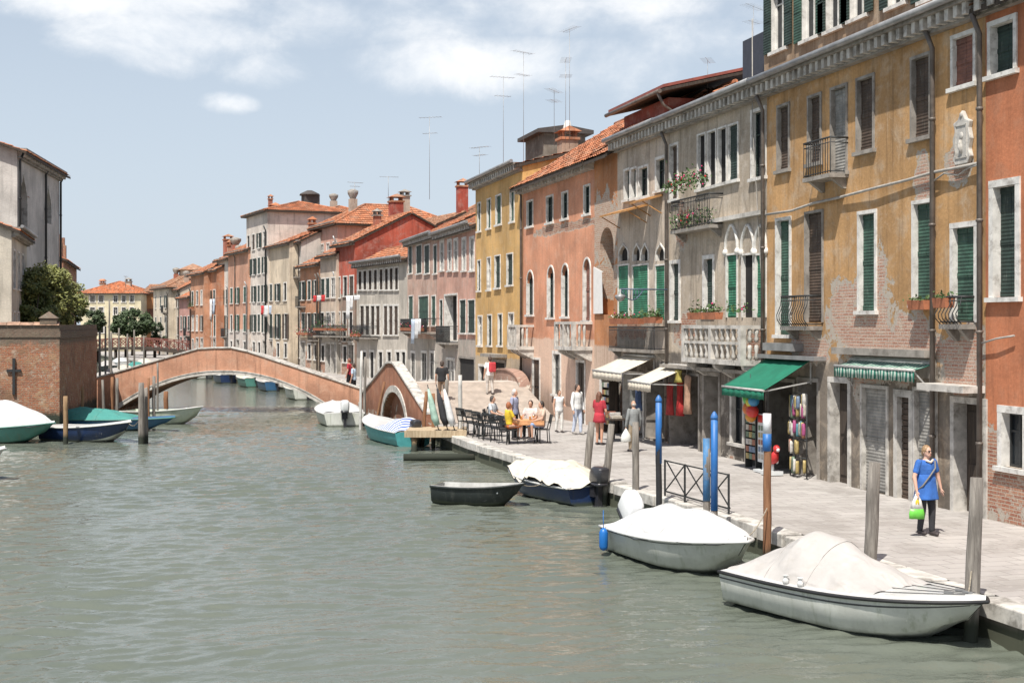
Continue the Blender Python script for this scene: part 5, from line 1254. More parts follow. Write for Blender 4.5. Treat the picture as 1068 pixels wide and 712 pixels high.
# ---------------------------------------------------------------- people
def skin(c=(.5,.29,.2)): return simple('skin_%d' % int(c[0]*100), c, .6, .06, 8, .05)
def cl(name, c, var=.12): return simple('cloth_'+name, c, .9, var+.08, 5, .7)
def remesh(mb, name, mat, parent, vox, smooth=4):
    o = mb.build(name, mat, parent)
    r = o.modifiers.new('Remesh', 'REMESH'); r.mode = 'VOXEL'; r.voxel_size = vox; r.use_smooth_shade = True
    s_ = o.modifiers.new('Smooth', 'SMOOTH'); s_.iterations = smooth; s_.factor = .5
    return o
def cap(m, p, q, r0, r1, n=8):
    p, q = Vector(p), Vector(q); m.tube([p, p.lerp(q,.5), q], [r0, (r0+r1)/2, r1], n); m.ball(p, r0, n=n); m.ball(q, r1, n=n)
def person(label, x, y, z, H, face, pose='stand', top=None, bottom=None, hair=(.06,.04,.03), skinc=(.5,.29,.2), shoes=(.05,.04,.04), legs='trousers', sleeves='short', arms=None, long_hair=False, step=.0, big=False, glasses=False, lean=0.0, bald=False, top_len=.5, group=None):
    """face: heading of the figure, degrees clockwise from 'away from the camera along the quay'"""
    root = empty('person', (x,y,z), -math.radians(face), label, 'person', group)
    k = H; V = lambda a, b, c: Vector((a*k, b*k, c*k))
    hip = .525; dz = 0; sit = pose == 'sit'
    if sit: hip = .27
    Lh = hip + .0; ln = lean
    P = lambda a, b, c: V(a, b + ln*max(0, (c-hip)), c)             # lean of the upper body
    o = hip - .525
    neck, sh_z = .855+o, .815+o
    shL, shR = P(-.108,0,sh_z-.004), P(.108,0,sh_z-.004)
    ar = arms or dict(l=((-.15,-.005,.635),(-.155,.035,.485)), r=((.15,-.005,.635),(.155,.035,.485)))
    el, wr = {}, {}
    for s_ in 'lr':
        a, b = ar[s_]; el[s_] = P(a[0],a[1],a[2]+o); wr[s_] = P(b[0],b[1],b[2]+o)
    m = MB()
    # legs
    hipj = {s_: V(sg*.055,0,hip) for s_, sg in (('l',-1),('r',1))}
    if sit: kn = {s_: V(sg*.075,.25,hip+.01) for s_, sg in (('l',-1),('r',1))}; an = {s_: V(sg*.075,.24,.045) for s_, sg in (('l',-1),('r',1))}
    else:
        kn = {'l': V(-.056, step*.55+.012,.285), 'r': V(.056,-step*.35+.012,.285)}; an = {'l': V(-.055, step,.045), 'r': V(.055,-step,.05+abs(step)*.12)}
    for s_ in 'lr':
        cap(m, hipj[s_], kn[s_], .05*k, .034*k); cap(m, kn[s_], an[s_], .034*k, .021*k); cap(m, an[s_]+V(0,-.01,-.02), an[s_]+V(0,.075,-.03), .02*k, .016*k)
    # torso and neck, head
    m.loft([[P(.0,0,zz+o)+V(rx*math.cos(t*math.pi/6), ry*math.sin(t*math.pi/6),0) for t in range(12)] for zz, rx, ry in ((.49,.08,.06),(.53,.098,.07),(.6,.083,.06),(.66,.088,.062),(.74,.105,.068),(.79,.11,.06),(.825,.085,.046),(.845,.035,.035))], True, True)
    cap(m, P(0,0,.82+o), P(0,.008,.885+o), .034*k, .031*k); hc = P(0,.012,.93+o)
    m.ball(hc, .044*k, .053*k, .066*k, 14, 9); m.ball(hc+V(0,.03,-.032), .03*k, .026*k, .03*k); m.tube([hc+V(0,.05,.012), hc+V(0,.064,-.012), hc+V(0,.052,-.016)], [.005*k,.009*k,.006*k], 6)
    for sg in (-1,1): m.ball(hc+V(sg*.044,-.004,-.004), .006*k, .012*k, .017*k, 6, 5)
    # arms and hands
    for s_, sg, sh_ in (('l',-1,shL),('r',1,shR)):
        cap(m, sh_, el[s_], .033*k, .025*k); cap(m, el[s_], wr[s_], .025*k, .016*k)
        d = (wr[s_]-el[s_]).normalized(); sd = d.cross(Vector((0,0,1)));  sd = Vector((1,0,0)) if sd.length < .2 else sd.normalized()
        if abs(d.z) > .6: sd = Vector((0,1,0)) - d*d.y; sd.normalize()
        pc = wr[s_] + d*.03*k; m.tube([wr[s_], pc, wr[s_]+d*.052*k], [.015*k,.022*k,.02*k], 8, flat=.6)
        nn = d.cross(sd).normalized()
        for f, ln_ in ((-1.5,.036),(-.5,.044),(.5,.042),(1.5,.032)):
            b = wr[s_] + d*.05*k + sd*f*.0105*k; m.tube([b, b+d*ln_*.55*k+nn*.004*k*sg, b+d*ln_*.95*k+nn*.012*k*sg], [.0055*k,.005*k,.004*k], 6)
        b = wr[s_]+d*.018*k+sd*.016*k; m.tube([b, b+sd*.016*k+d*.014*k, b+sd*.02*k+d*.034*k], [.007*k,.006*k,.0045*k], 6)
    vox = .0085 if big else .013
    body = remesh(m, 'body', skin(skinc), root, vox, 3)
    # clothes
    e = .011*k
    if legs in ('trousers','shorts'):
        m = MB()
        for s_ in 'lr':
            cap(m, hipj[s_], kn[s_], .057*k, .043*k)
            if legs == 'trousers': cap(m, kn[s_], an[s_]+V(0,-.005,.01), .043*k, .033*k)
        m.loft([[P(0,0,zz+o)+V(rx*math.cos(t*math.pi/6), ry*math.sin(t*math.pi/6),0) for t in range(12)] for zz, rx, ry in ((.48,.088,.068),(.53,.107,.078),(.59,.095,.07))], True, True)
        remesh(m, 'trousers' if legs == 'trousers' else 'shorts', bottom, root, vox)
    elif legs in ('dress','skirt'):
        m = MB(); n = 26
        def ring(zz, rx, ry, w): return [P(0,0,zz+o)+V((rx+w*math.sin(t*5))*math.cos(t*2*math.pi/n), (ry+w*math.sin(t*5+1))*math.sin(t*2*math.pi/n),0) for t in range(n)]
        if sit: cap(m, V(-.03,.0,hip), V(-.06,.24,hip+.02), .068*k, .055*k); cap(m, V(.03,.0,hip), V(.06,.24,hip+.02), .068*k, .055*k); remesh(m, 'skirt', bottom, root, vox)
        else:
            m.loft([ring(.615,.088,.066,0), ring(.55,.108,.085,.002), ring(.48,.12,.098,.004), ring(top_len-.08,.132,.108,.007)], True, False)
            w = m.build('skirt', bottom, root); so = w.modifiers.new('Solidify', 'SOLIDIFY'); so.thickness = .008
    m = MB(); zlo = .5 if legs != 'dress' else .56
    rows = [(zlo,.108,.08),(.55,.11,.08),(.6,.1,.074),(.66,.103,.076),(.74,.118,.08),(.79,.12,.07),(.825,.085,.054),(.84,.05,.045)]
    m.loft([[P(0,0,zz+o)+V(rx*math.cos(t*math.pi/6), ry*math.sin(t*math.pi/6),0) for t in range(12)] for zz, rx, ry in rows], True, True)
    for s_, sh_ in (('l',shL),('r',shR)):
        if sleeves == 'long': cap(m, sh_, el[s_], .039*k, .033*k); cap(m, el[s_], el[s_].lerp(wr[s_],.92), .035*k, .026*k)
        elif sleeves == 'short': cap(m, sh_, sh_.lerp(el[s_],.6), .039*k, .037*k)
        else: m.ball(sh_, .036*k)
    remesh(m, 'top', top, root, vox)
    m = MB()
    for s_ in 'lr': cap(m, an[s_]+V(0,-.02,-.022), an[s_]+V(0,.08,-.03), .026*k, .022*k)
    remesh(m, 'shoes', simple('shoe_%d' % int(shoes[0]*100), shoes, .6), root, vox, 2)
    m = MB()
    if not bald:
        m.ball(hc+V(0,-.012,.012), .053*k, .056*k, .065*k, 12, 8); m.ball(hc+V(0,-.03,-.015), .048*k, .04*k, .05*k)
        if long_hair:
            for a in (-.02,0,.02): cap(m, hc+V(a,-.035,0), hc+V(a*1.5,-.055,-.12), .034*k, .022*k)
    else:
        m.ball(hc+V(0,-.028,-.012), .05*k, .036*k, .035*k)
    remesh(m, 'hair', simple('hair_%d_%d' % (int(hair[0]*100), int(hair[2]*100)), hair, .6, .3, 30, .3), root, vox, 2)
    m = MB()
    if glasses:
        for sg in (-1,1): m.ball(hc+V(sg*.019,.056,.008), .017*k, .006*k, .011*k, 8, 5); m.bar(hc+V(sg*.036,.045,.012), hc+V(sg*.046,0,.008), .003*k)
        m.bar(hc+V(-.006,.06,.01), hc+V(.006,.06,.01), .004*k); m.build('sunglasses', IRON, root)
    else:
        for sg in (-1,1): m.ball(hc+V(sg*.018,.05,.008), .007*k, .004*k, .004*k, 6, 4)
        m.build('eyes', IRON, root)
    if big:
        m = MB(); m.ball(hc+V(0,.054,-.034), .014*k, .005*k, .004*k, 8, 4); m.build('lips', simple('lips', (.4,.13,.11), .5), root)
    return root, dict(wr=wr, el=el, hc=hc, k=k, P=P, V=V)
def ppl(label, px, yfoot, ytop, face, **kw):
    d = gd(yfoot, Q); x, y = pw(px, d); H = (yfoot-ytop)/FPX*d; hf = kw.pop('hf', 1.0)
    return person(label, x, y, Q+.015, H*hf, face, **kw)
# headings: 0 = walking away along the quay, 180 = towards the camera
W_ = cl('white', (.75,.75,.74), .05); DARKT = cl('charcoal', (.035,.035,.04)); BLU = cl('blue', (.035,.13,.42)); JEAN = cl('pale_jeans', (.38,.42,.5)); RED = cl('crimson', (.38,.03,.045))
D1 = gd(558, Q)
wm, wj = ppl('woman in bright blue tunic and dark trousers walking with a green and white bag', 966, 558, 465, 170, top=BLU, bottom=DARKT, hair=(.3,.19,.1), skinc=(.58,.36,.27), big=True, glasses=True, step=.035, long_hair=False, arms=dict(l=((-.165,.0,.655),(-.185,.03,.51)), r=((.165,-.005,.65),(.17,.04,.5))))
m = MB(); n = 26; k = wj['k']; V = wj['V']
m.loft([[V((rx+w*math.sin(t*5))*math.cos(t*2*math.pi/n), (ry+w*math.sin(t*5+1))*math.sin(t*2*math.pi/n), zz) for t in range(n)] for zz, rx, ry, w in ((.68,.104,.079,0),(.6,.112,.084,.001),(.5,.128,.1,.003),(.415,.142,.115,.006),(.4,.143,.116,.007))], True, False)
tu = m.build('tunic_hem', BLU, wm); so = tu.modifiers.new('Solidify', 'SOLIDIFY'); so.thickness = .008
m = MB(); m.tube([V(-.1,.03,.825),V(-.05,.09,.75),V(.04,.098,.66),V(.11,.07,.56),V(.13,.0,.5),V(.06,-.1,.62),V(-.06,-.08,.78),V(-.1,-.0,.84),V(-.1,.03,.825)], .009*k, 6, flat=.5); m.build('bag_strap', simple('grey_strap', (.2,.19,.17), .8), wm)
m = MB(); m.tube([V(.05,.055,.84),V(0,.068,.815),V(-.05,.055,.84)], .013*k, 6); m.build('collar', simple('cream_scarf', (.65,.58,.48), .9), wm)
# carried bag: hangs from the woman's left-in-picture hand
wrp = Matrix.Rotation(-math.radians(170), 4, 'Z') @ wj['wr']['r']; bx, by, bz = wm.location.x+wrp.x, wm.location.y+wrp.y, wm.location.z+wrp.z
bg = empty('carrier_bag', (bx, by, bz-.1), -TH, 'white plastic carrier bag with bright green lower half, in the woman\'s hand', 'bag')
def bagmesh(z0, z1, w0, w1): return [[(w*math.cos(t*2*math.pi/16), w*.38*math.sin(t*2*math.pi/16)+.012*math.sin(t*3), z) for t in range(16)] for z, w in ((z0,w0),((z0+z1)/2,(w0+w1)/2+.012),(z1,w1))]
m = MB(); m.loft(bagmesh(-.22,.05,.12,.03), True, True); m.build('bag_body', simple('white_plastic', (.75,.76,.72), .4, .05), bg)
m = MB(); m.loft(bagmesh(-.4,-.22,.14,.12), True, True); m.build('green_band', simple('green_plastic', (.13,.5,.06), .4, .1), bg)
m = MB(); m.ball((.0,-.035,-.1), .035, .012, .06); m.build('yellow_print', simple('yellow_plastic', (.7,.5,.04), .4), bg)
m = MB(); m.tube([(-.02,0,.05),(-.015,0,.1),(.015,0,.1),(.02,0,.05)], .006, 6); m.build('bag_handle', simple('white_plastic', (.75,.76,.72)), bg)
# strollers
ppl('dark haired man in white shirt and pale trousers, walking by the salmon house', 602, 453, 401, 150, top=W_, bottom=cl('pale_blue', (.5,.55,.66)), sleeves='long', step=.05, shoes=(.3,.28,.26))
ppl('woman in white sleeveless top and white trousers beside the man in white shirt', 583, 451, 407, 165, top=W_, bottom=cl('off_white', (.66,.64,.6)), sleeves='none', step=.04, hair=(.09,.06,.04), arms=dict(l=((-.15,.0,.64),(-.1,.12,.62)), r=((.15,0,.635),(.155,.035,.485))))
ppl('long haired woman in short crimson dress looking at the shop under the cream awning', 625, 464, 409, 60, top=RED, bottom=RED, legs='dress', top_len=.5, long_hair=True, hair=(.14,.06,.035), skinc=(.55,.3,.2), arms=dict(l=((-.15,.02,.65),(-.12,.12,.56)), r=((.15,0.02,.64),(.12,.13,.55))))
gm, gj = ppl('grey haired man in grey jacket seen from behind, carrying a white bag', 661, 471, 418, -10, top=cl('grey_jacket', (.22,.23,.23)), bottom=cl('khaki', (.33,.26,.18)), sleeves='long', hair=(.4,.37,.34), step=.05, bald=True)
wrp = Matrix.Rotation(math.radians(10), 4, 'Z') @ gj['wr']['l']
m = MB(); m.loft([[(w*math.cos(t*2*math.pi/14), w*.5*math.sin(t*2*math.pi/14), z) for t in range(14)] for z, w in ((-.42,.1),(-.38,.17),(-.2,.14),(-.05,.04),(0,.012))], True, True)
o = m.build('carrier_bag', simple('white_plastic', (.75,.76,.72)), None, (gm.location.x+wrp.x, gm.location.y+wrp.y, gm.location.z+wrp.z-.04)); tag(o, 'plain white plastic bag hanging from the hand of the man in grey', 'bag')
x, y = pw(511, 56)
bk, bj = person('person in white shirt with red backpack walking away over the small bridge', x, y, 1.46, 1.6, -15, top=W_, bottom=cl('stone', (.5,.46,.42)), sleeves='short', step=.05)
m = MB(); m.box(-.14, -.3, .95, .14, -.12, 1.36); o = m.build('backpack', cl('red_pack', (.5,.05,.06)), bk, bevel=.05)
def at_(label, px, d, z, H, face, **kw): x, y = pw(px, d); return person(label, x, y, z, H, face, **kw)
at_('person in black on the steps of the small bridge', 461, 54.5, 1.25, 1.66, 20, top=cl('black', (.02,.02,.022)), bottom=cl('brown_shorts', (.22,.15,.1)), legs='shorts', step=.06)
at_('person in light top crossing the right ramp of the arched bridge, front one of two', 369, 67.2, .75, 1.7, -60, top=cl('skyblue', (.4,.5,.6)), bottom=DARKT, step=.05)
at_('person in red top crossing the right ramp of the arched bridge, rear one of two', 364.5, 67.6, 1.0, 1.68, -60, top=RED, bottom=DARKT, step=.05, hair=(.2,.08,.05))
# café guests
sitarms = dict(l=((-.15,.06,.66),(-.1,.2,.62)), r=((.15,.06,.66),(.1,.2,.62)))
CT = 43.6
at_('woman in yellow top and orange skirt seated at the café table', 530.5, CT-.5, Q+.16, 1.6, 80, pose='sit', top=cl('yellow', (.62,.42,.03)), bottom=cl('orange', (.65,.17,.04)), legs='dress', hair=(.3,.1,.04), sleeves='short', arms=sitarms)
at_('white haired person in blue checked shirt standing behind the café table', 536.5, CT+1.1, Q+.01, 1.68, 130, top=cl('lilac', (.33,.35,.48)), bottom=DARKT, hair=(.55,.5,.47), skinc=(.55,.33,.25))
at_('dark haired guest in pale blouse seated on the far side of the café table', 553.5, CT+.55, Q+.16, 1.6, 210, pose='sit', top=cl('pale_blouse', (.62,.55,.52)), bottom=DARKT, arms=sitarms, hair=(.05,.03,.025))
at_('guest in beige top and blue skirt seated at the right end of the café table', 565, CT-.2, Q+.16, 1.62, 262, pose='sit', top=cl('beige', (.5,.38,.3)), bottom=cl('bluewhite', (.25,.35,.55)), legs='dress', arms=sitarms, hair=(.04,.03,.025))
at_('dark haired guest in pale shirt seated among the empty café chairs', 513.5, CT+2.6, Q+.16, 1.65, 130, pose='sit', top=cl('greywhite', (.5,.53,.56)), bottom=DARKT, arms=sitarms, hair=(.06,.05,.045))
# ---------------------------------------------------------------- awnings and shop fronts
AWG = 'awnings over the quay shops'
awning('big cream canvas awning with scalloped valance, left one of the two cream awnings', H3a, H3a.X(652), H3a.X(684), 2.8, .5, 1.15, CL_CREAM, .28, group=AWG)
awning('smaller cream awning, right one of the two over the clothes shop', H3a, H3a.X(693), H3.X(718)-H3.X(697)+H3a.W, 2.56, .48, 1.2, CL_CREAM, .26, group=AWG)
awning('plain emerald green awning over the souvenir shop', H2, .1, H2.X(848), 3.0, .75, 1.3, CL_GREEN, .22, group=AWG, strip=CL_GREEN)
awning('short green and white striped blind above the grey shutters', H2, H2.X(889), H2.X(974), H2.Z(372,925)-.12, .12, .42, CL_GSTR, .24, group=AWG)
def on(h, px, y, out=.0):
    p = h.fr.pt(h.ta + h.X(px), -out); return p.x, p.y
def local(h, x, y, z, label=None, name='thing', cat=None, group=None):
    p = h.fr.pt(h.ta + x, y); return empty(name, (p.x, p.y, h.zb+z), h.fr.rz, label, cat, group)
# postcard rack
t = local(H2, H2.X(806), -.55, .07, 'tall rack of postcards under the green awning', 'postcard_rack', 'rack')
m = MB()
for x in (-.32,.32): m.box(x-.02,-.1,0,x+.02,.1,2.0)
m.box(-.34,.08,.05,.34,.1,2.0); m.build('frame', IRON, t); R = random.Random(9)
cols = [simple('card_%d' % i, c, .5, .25, 12) for i, c in enumerate(((.4,.36,.3),(.13,.18,.26),(.26,.1,.06),(.34,.26,.1),(.12,.18,.12),(.45,.43,.4)))]
for i in range(9):
    for j in range(3): m = MB(); x = -.3+j*.2; m.box(x+.01,-.1,.25+i*.19,x+.18,-.07,.4+i*.19); m.build('postcard', R.choice(cols), t)
# coloured balls
t = local(H2, H2.X(812)+.1, -.9, 1.75, 'bunch of brightly coloured beach balls hanging in a net under the green awning', 'ball_net', 'balls')
for (x,z,r,c) in ((0,.2,.17,(.1,.45,.1)),(.17,.12,.16,(.55,.5,.05)),(.02,-.06,.18,(.6,.16,.03)),(.22,-.12,.17,(.6,.05,.04)),(.3,.16,.15,(.05,.25,.45)),(.12,-.26,.15,(.55,.25,.03))):
    m = MB(); m.ball((x,0,z), r, n=14, m=10); m.build('ball', simple('ball_%d' % int(c[0]*100+c[2]*1000), c, .35, .1, 5), t)
m = MB(); m.tube([(.1,0,.3),(.1,0,.85)], .01, 5); m.build('cord', IRON, t)
t = local(H2, H2.X(822), -.7, .07, 'white freestanding ice cream price board with red heading', 'price_board', 'sign')
m = MB(); m.box(-.28,-.03,.25,.28,.03,1.5); m.box(-.3,-.15,0,.3,.15,.06); m.box(-.03,-.02,.06,.03,.02,.25); m.build('board', simple('sign_white', (.6,.62,.62), .4, .05), t)
m = MB(); m.box(-.26,-.036,1.28,.26,-.031,1.47); m.build('heading', simple('sign_red', (.5,.03,.03), .4), t)
for i in range(5):
    m = MB()
    for j in range(3): m.box(-.24+j*.17,-.036,.33+i*.185,-.12+j*.17,-.031,.46+i*.185)
    m.build('picture_row', cols[i % 5], t)
t = local(H2, H2.X(833), -.75, .07, 'little red and white coin ride toy on the pavement by the shop', 'ride_toy', 'toy')
m = MB(); m.box(-.2,-.22,0,.2,.22,.1); m.lathe([(.06,.1),(.06,.3)], 10); m.build('base', simple('sign_white', (.6,.62,.62)), t)
m = MB(); m.tube([(-.28,0,.34),(-.05,0,.38),(.12,0,.42),(.25,0,.6)], [.1,.14,.13,.07], 10); m.ball((.27,0,.68), .11,.09,.1); m.build('figure', simple('sign_red', (.5,.03,.03)), t)
m = MB()
for sg in (-1,1): m.ball((.02,sg*.13,.36), .09,.03,.09)
m.ball((.35,0,.66), .05,.05,.05); m.build('white_trim', simple('sign_white', (.6,.62,.62)), t)
R = random.Random(4)
t = local(H2, H2.X(846), -.35, .07, 'stand of small toys and bags hung outside the souvenir shop', 'goods_stand', 'stand')
m = MB(); 
for x in (-.45,.45): m.tube([(x,0,0),(x,0,2.1)], .02, 6)
for z in (.5,.95,1.4,1.85,2.1): m.tube([(-.45,0,z),(.45,0,z)], .014, 6)
m.build('frame', IRON, t)
for i in range(40):
    m = MB(); x, z = R.uniform(-.42,.42), R.choice((.5,.95,1.4,1.85,2.1))+R.uniform(-.1,.02); w = R.uniform(.03,.075); m.loft([[(x+w*k*math.cos(a*1.05),-.03+.05*math.sin(a*1.05),z-q) for a in range(6)] for q, k in ((0,.3),(.1,.9),(.26,1),(.32,.6))], True, True)
    m.build('hung_item', R.choice(cols + [simple('ball_50',(.3,.06,.16)), simple('aqua',(.07,.2,.24))]), t)
# clothes shop
def garment(x, h, y, z, c, ln, label):
    t = local(h, x, y, z, label, 'hanging_garment', 'garment', 'garments hung outside the clothes shop')
    m = MB(); n = 18
    m.loft([[( (w+.02*math.sin(a*3*2*math.pi/n*2))*math.cos(a*2*math.pi/n), .09*k*math.sin(a*2*math.pi/n), -ln*q) for a in range(n)] for q, w, k in ((0,.05,.5),(.04,.2,.6),(.1,.23,.8),(.22,.17,1),(.45,.15,1),(.75,.2,1.1),(1,.24,1.3))], True, True)
    m.build('cloth', simple('garment_%s' % label[:9].replace(' ','_'), c, .9, .2, 8, .3), t); m = MB(); m.tube([(0,0,-.01),(0,0,.1),(.05,0,.15)], .008, 5); m.build('hanger', IRON, t)
garment(H3.X(713), H3, -.12, 2.2, (.34,.02,.02), 1.15, 'bright red dress hung at the clothes shop corner'); garment(H3.X(708), H3, -.3, 2.05, (.3,.03,.03), 1.0, 'dark red dress hung in front of the shop window'); garment(H3.X(722), H3, -.15, 2.35, (.36,.22,.15), 1.2, 'peach coloured dress hung by the dark doorway'); garment(H3.X(717), H3, -.3, 2.5, (.3,.25,.06), .4, 'olive yellow top hung highest under the awning'); garment(H3a.X(690), H3a, -.8, 2.0, (.05,.08,.16), .9, 'navy dress hung behind the blue post'); garment(H3a.X(684), H3a, -.8, 2.05, (.14,.14,.13), 1.0, 'charcoal dress hung in the middle of the shop')
t = local(H3a, H3a.X(679)+.1, -1.4, .07, 'low display table of folded goods under the right cream awning', 'display_table', 'table')
m = MB(); m.box(-.6,-.3,.7,.6,.3,.75); m.build('top', WOODD, t)
for a,b in ((-.55,-.25),(.55,-.25),(.55,.25),(-.55,.25)): m = MB(); m.box(a-.03,b-.03,0,a+.03,b+.03,.7); m.build('leg', IRON, t)
for i in range(7): m = MB(); x = -.5+i*.16; m.box(x,-.2,.75,x+.13,.15,.85+.05*(i%3)); m.build('folded_cloth', cols[i % 6], t, bevel=.015)
t = local(H3a, H3a.X(645)+.2, -.5, .07, 'tall fruit and postcard stand by the left shop door', 'display_rack', 'rack')
m = MB(); m.box(-.4,-.05,0,-.36,.3,1.9); m.box(.36,-.05,0,.4,.3,1.9); m.box(-.4,.26,0,.4,.3,1.9); m.build('frame', WOODD, t)
for i in range(6):
    for j in range(4): m = MB(); m.box(-.35+j*.175,-.06,.3+i*.26,-.2+j*.175,.1,.46+i*.26); m.build('goods', cols[(i*2+j) % 6], t)
# ---------------------------------------------------------------- planters, plaque, cables, lamp bracket, laundry
LEAF = simple('pot_leaves', (.06,.11,.03), .7, .45, 14, .2); FLW = [simple('pink_petals', (.6,.06,.18), .7, .2), simple('red_petals', (.55,.03,.03), .7, .2), simple('white_petals', (.7,.62,.6), .7, .1)]
TERRA = simple('terracotta_pot', (.38,.14,.07), .85, .2, 5, .2)
def planter(h, x0, x1, z, label, out=.3, hgt=.22, spread=.25, fl=0, seed=1, hang=0.0, n=160, pot=True):
    R = random.Random(seed); t = local(h, (x0+x1)/2, -out, z, label, 'planter', 'planter', 'planters on the window ledges'); w = (x1-x0)/2
    if pot:
        m = MB(); m.add([(-w,-.1,0),(w,-.1,0),(w,.1,0),(-w,.1,0),(-w*1.02,-.13,.2),(w*1.02,-.13,.2),(w*1.02,.13,.2),(-w*1.02,.13,.2)], [(3,2,1,0),(4,5,6,7),(0,1,5,4),(1,2,6,5),(2,3,7,6),(3,0,4,7)]); m.build('trough', TERRA, t)
    m = MB(); fm = MB()
    for i in range(n):
        p = Vector((R.uniform(-w*1.05,w*1.05), R.gauss(0,.11), .2+abs(R.gauss(0,hgt*.5)) - (R.random() < .5)*R.uniform(0,hang))); l = R.uniform(.03,.07)
        a = Vector((R.gauss(0,1),R.gauss(0,1),R.gauss(0,1))).normalized(); b = a.orthogonal().normalized()
        m.add([p-a*l, p+b*l*.5, p+a*l, p-b*l*.5], [(0,1,2,3)])
        if i < n*fl: q = p + Vector((0,-.06,.03)); fm.ball(q, .024*R.uniform(.7,1.4), n=6, m=4, mi=R.choice((0,0,1,2)))
    m.build('foliage', LEAF, t)
    if fm.v: fm.build('blossoms', FLW, t)
planter(H3, H3.X(715), H3.X(753), H3.Z(199,735), 'big flower box overflowing with pink and white blossom, upper of two', out=.55, hgt=.36, fl=.1, seed=2, n=420, hang=.22, pot=False)
planter(H3, H3.X(714), H3.X(752), H3.Z(237,733), 'flower box with pink blossom and trailing green, lower of two', out=.35, hgt=.3, fl=.06, seed=3, n=260, hang=.25, pot=False)
planter(H3, H3.X(737), H3.X(752), H3.Z(333,744), 'terracotta trough of grasses at the left end of the white balcony', out=.5, hgt=.22, fl=.01, seed=4, n=90)
planter(H3, H3.X(754), H3.X(767), H3.Z(333,760), 'terracotta pots of grasses in the middle of the white balcony', out=.5, hgt=.25, fl=.02, seed=5, n=90); planter(H3, H3.X(773), H3.X(796), H3.Z(333,784), 'dry plants along the right half of the white balcony', out=.45, hgt=.22, fl=.03, seed=6, n=70, pot=False)
planter(H2, H2.X(959), H2.X(976), H2.Z(323,967), 'terracotta trough under the middle green shuttered window of the ochre house', out=.18, hgt=.08, n=40); planter(H2, H2.X(991), H2.X(1004), H2.Z(321,997), 'terracotta pot on the little iron balcony beside the drainpipe', out=.3, hgt=.1, n=40)
planter(H3a, H3a.X(646), H3a.X(676), H3a.Z(338,660), 'row of terracotta pots below the bright green shutters', out=.25, hgt=.2, fl=.1, seed=8); planter(H3a, H3a.X(682), H3a.X(695), H3a.Z(337,688), 'yellow green plant in a pot beside the drainpipe, grey house', out=.25, hgt=.3, seed=9)
planter(H6b, H6b.X(427), H6b.X(452), H6b.Z(345,440), 'row of red flowering pots on the faded pink house balcony', out=.5, hgt=.3, fl=.4, seed=10); planter(H7, .4, 2.5, 3.0, 'hanging plants at the far end of the grey white house balcony', out=.55, hgt=.3, fl=.2, seed=11, hang=.3)
planter(A, .4, A.W-.4, 3.4, 'long flower trough on the red fronted house balcony', out=.6, hgt=.4, fl=.15, seed=12, hang=.4, n=240); planter(B, .4, B.W-.4, 3.4, 'green potted plants on the cream house balcony', out=.6, hgt=.6, fl=.02, seed=13, n=240); planter(D_, .3, D_.W-.3, 3.0, 'trailing flowers on the striped house ledge', out=.3, hgt=.5, fl=.3, seed=14, n=200, hang=.5); planter(K_, .4, 3.0, 6.2, 'leafy window box on the orange red far house', out=.3, hgt=.5, fl=.1, seed=15); planter(L_, .4, 2.6, 5.6, 'leafy window box on the brick orange far house', out=.3, hgt=.7, fl=.0, seed=16)
# relief plaque
t = local(H2, H2.X(1007), -.03, H2.Z(146,1007), 'carved white stone relief panel on the ochre wall', 'stone_relief', 'relief')
m = MB(); pts = [(-.22,-.5),(.2,-.5),(.3,-.36),(.24,-.2),(.3,0),(.24,.22),(.28,.36),(.12,.42),(0,.6),(-.14,.42),(-.3,.36),(-.24,.2),(-.32,0),(-.24,-.25),(-.32,-.38)]
m.extrude([(x,-.07,z) for x, z in pts], (0,.1,0)); m.build('panel', STONE, t, bevel=.02)
m = MB(); m.ball((0,-.07,.5), .05,.03,.06); m.bar((-.2,-.078,.3),(.2,-.078,.3),.02,.03); m.bar((-.2,-.078,-.36),(.2,-.078,-.36),.02,.03); m.bar((-.19,-.078,.3),(-.19,-.078,-.36),.02,.03); m.bar((.19,-.078,.3),(.19,-.078,-.36),.02,.03); m.ball((0,-.07,.08), .07,.02,.08); m.tube([(0,-.07,.0),(0,-.07,-.14),(.03,-.07,-.28)], [.05,.09,.05], 8, flat=.25); m.build('carved_figure', STONE, t)
# cables along the ochre wall
def cable(h, pts, r, label):
    p = [(h.X(a), -.1-.02*math.sin(i*2), h.Z(b, a)) for i, (a, b) in enumerate(pts)]; q = h.fr.pt(h.ta, 0)
    m = MB(); m.tube(p, r, 5); o = m.build('wall_cable', simple('grey_cable', (.33,.31,.28), .7), None, (q.x,q.y,h.zb), h.fr.rz); return tag(o, label, 'cable')
cable(H2, [(802,224),(830,220),(852,212),(880,206),(915,197),(950,188),(977,180),(1000,176),(1027,170)], .035, 'thick grey service cable strung across the ochre wall at mid height')
cable(H2, [(977,190),(990,181),(1003,183),(1015,175),(1027,172)], .02, 'thin looping cable beside the thick one on the ochre wall')
cable(H1, [(1028,358),(1045,353),(1062,350)], .02, 'thin cable under the shuttered window of the orange house')
cable(H3, [(788,20),(789,130),(792,200),(799,320),(800,365)], .014, 'white aerial lead running down the grey beige wall')
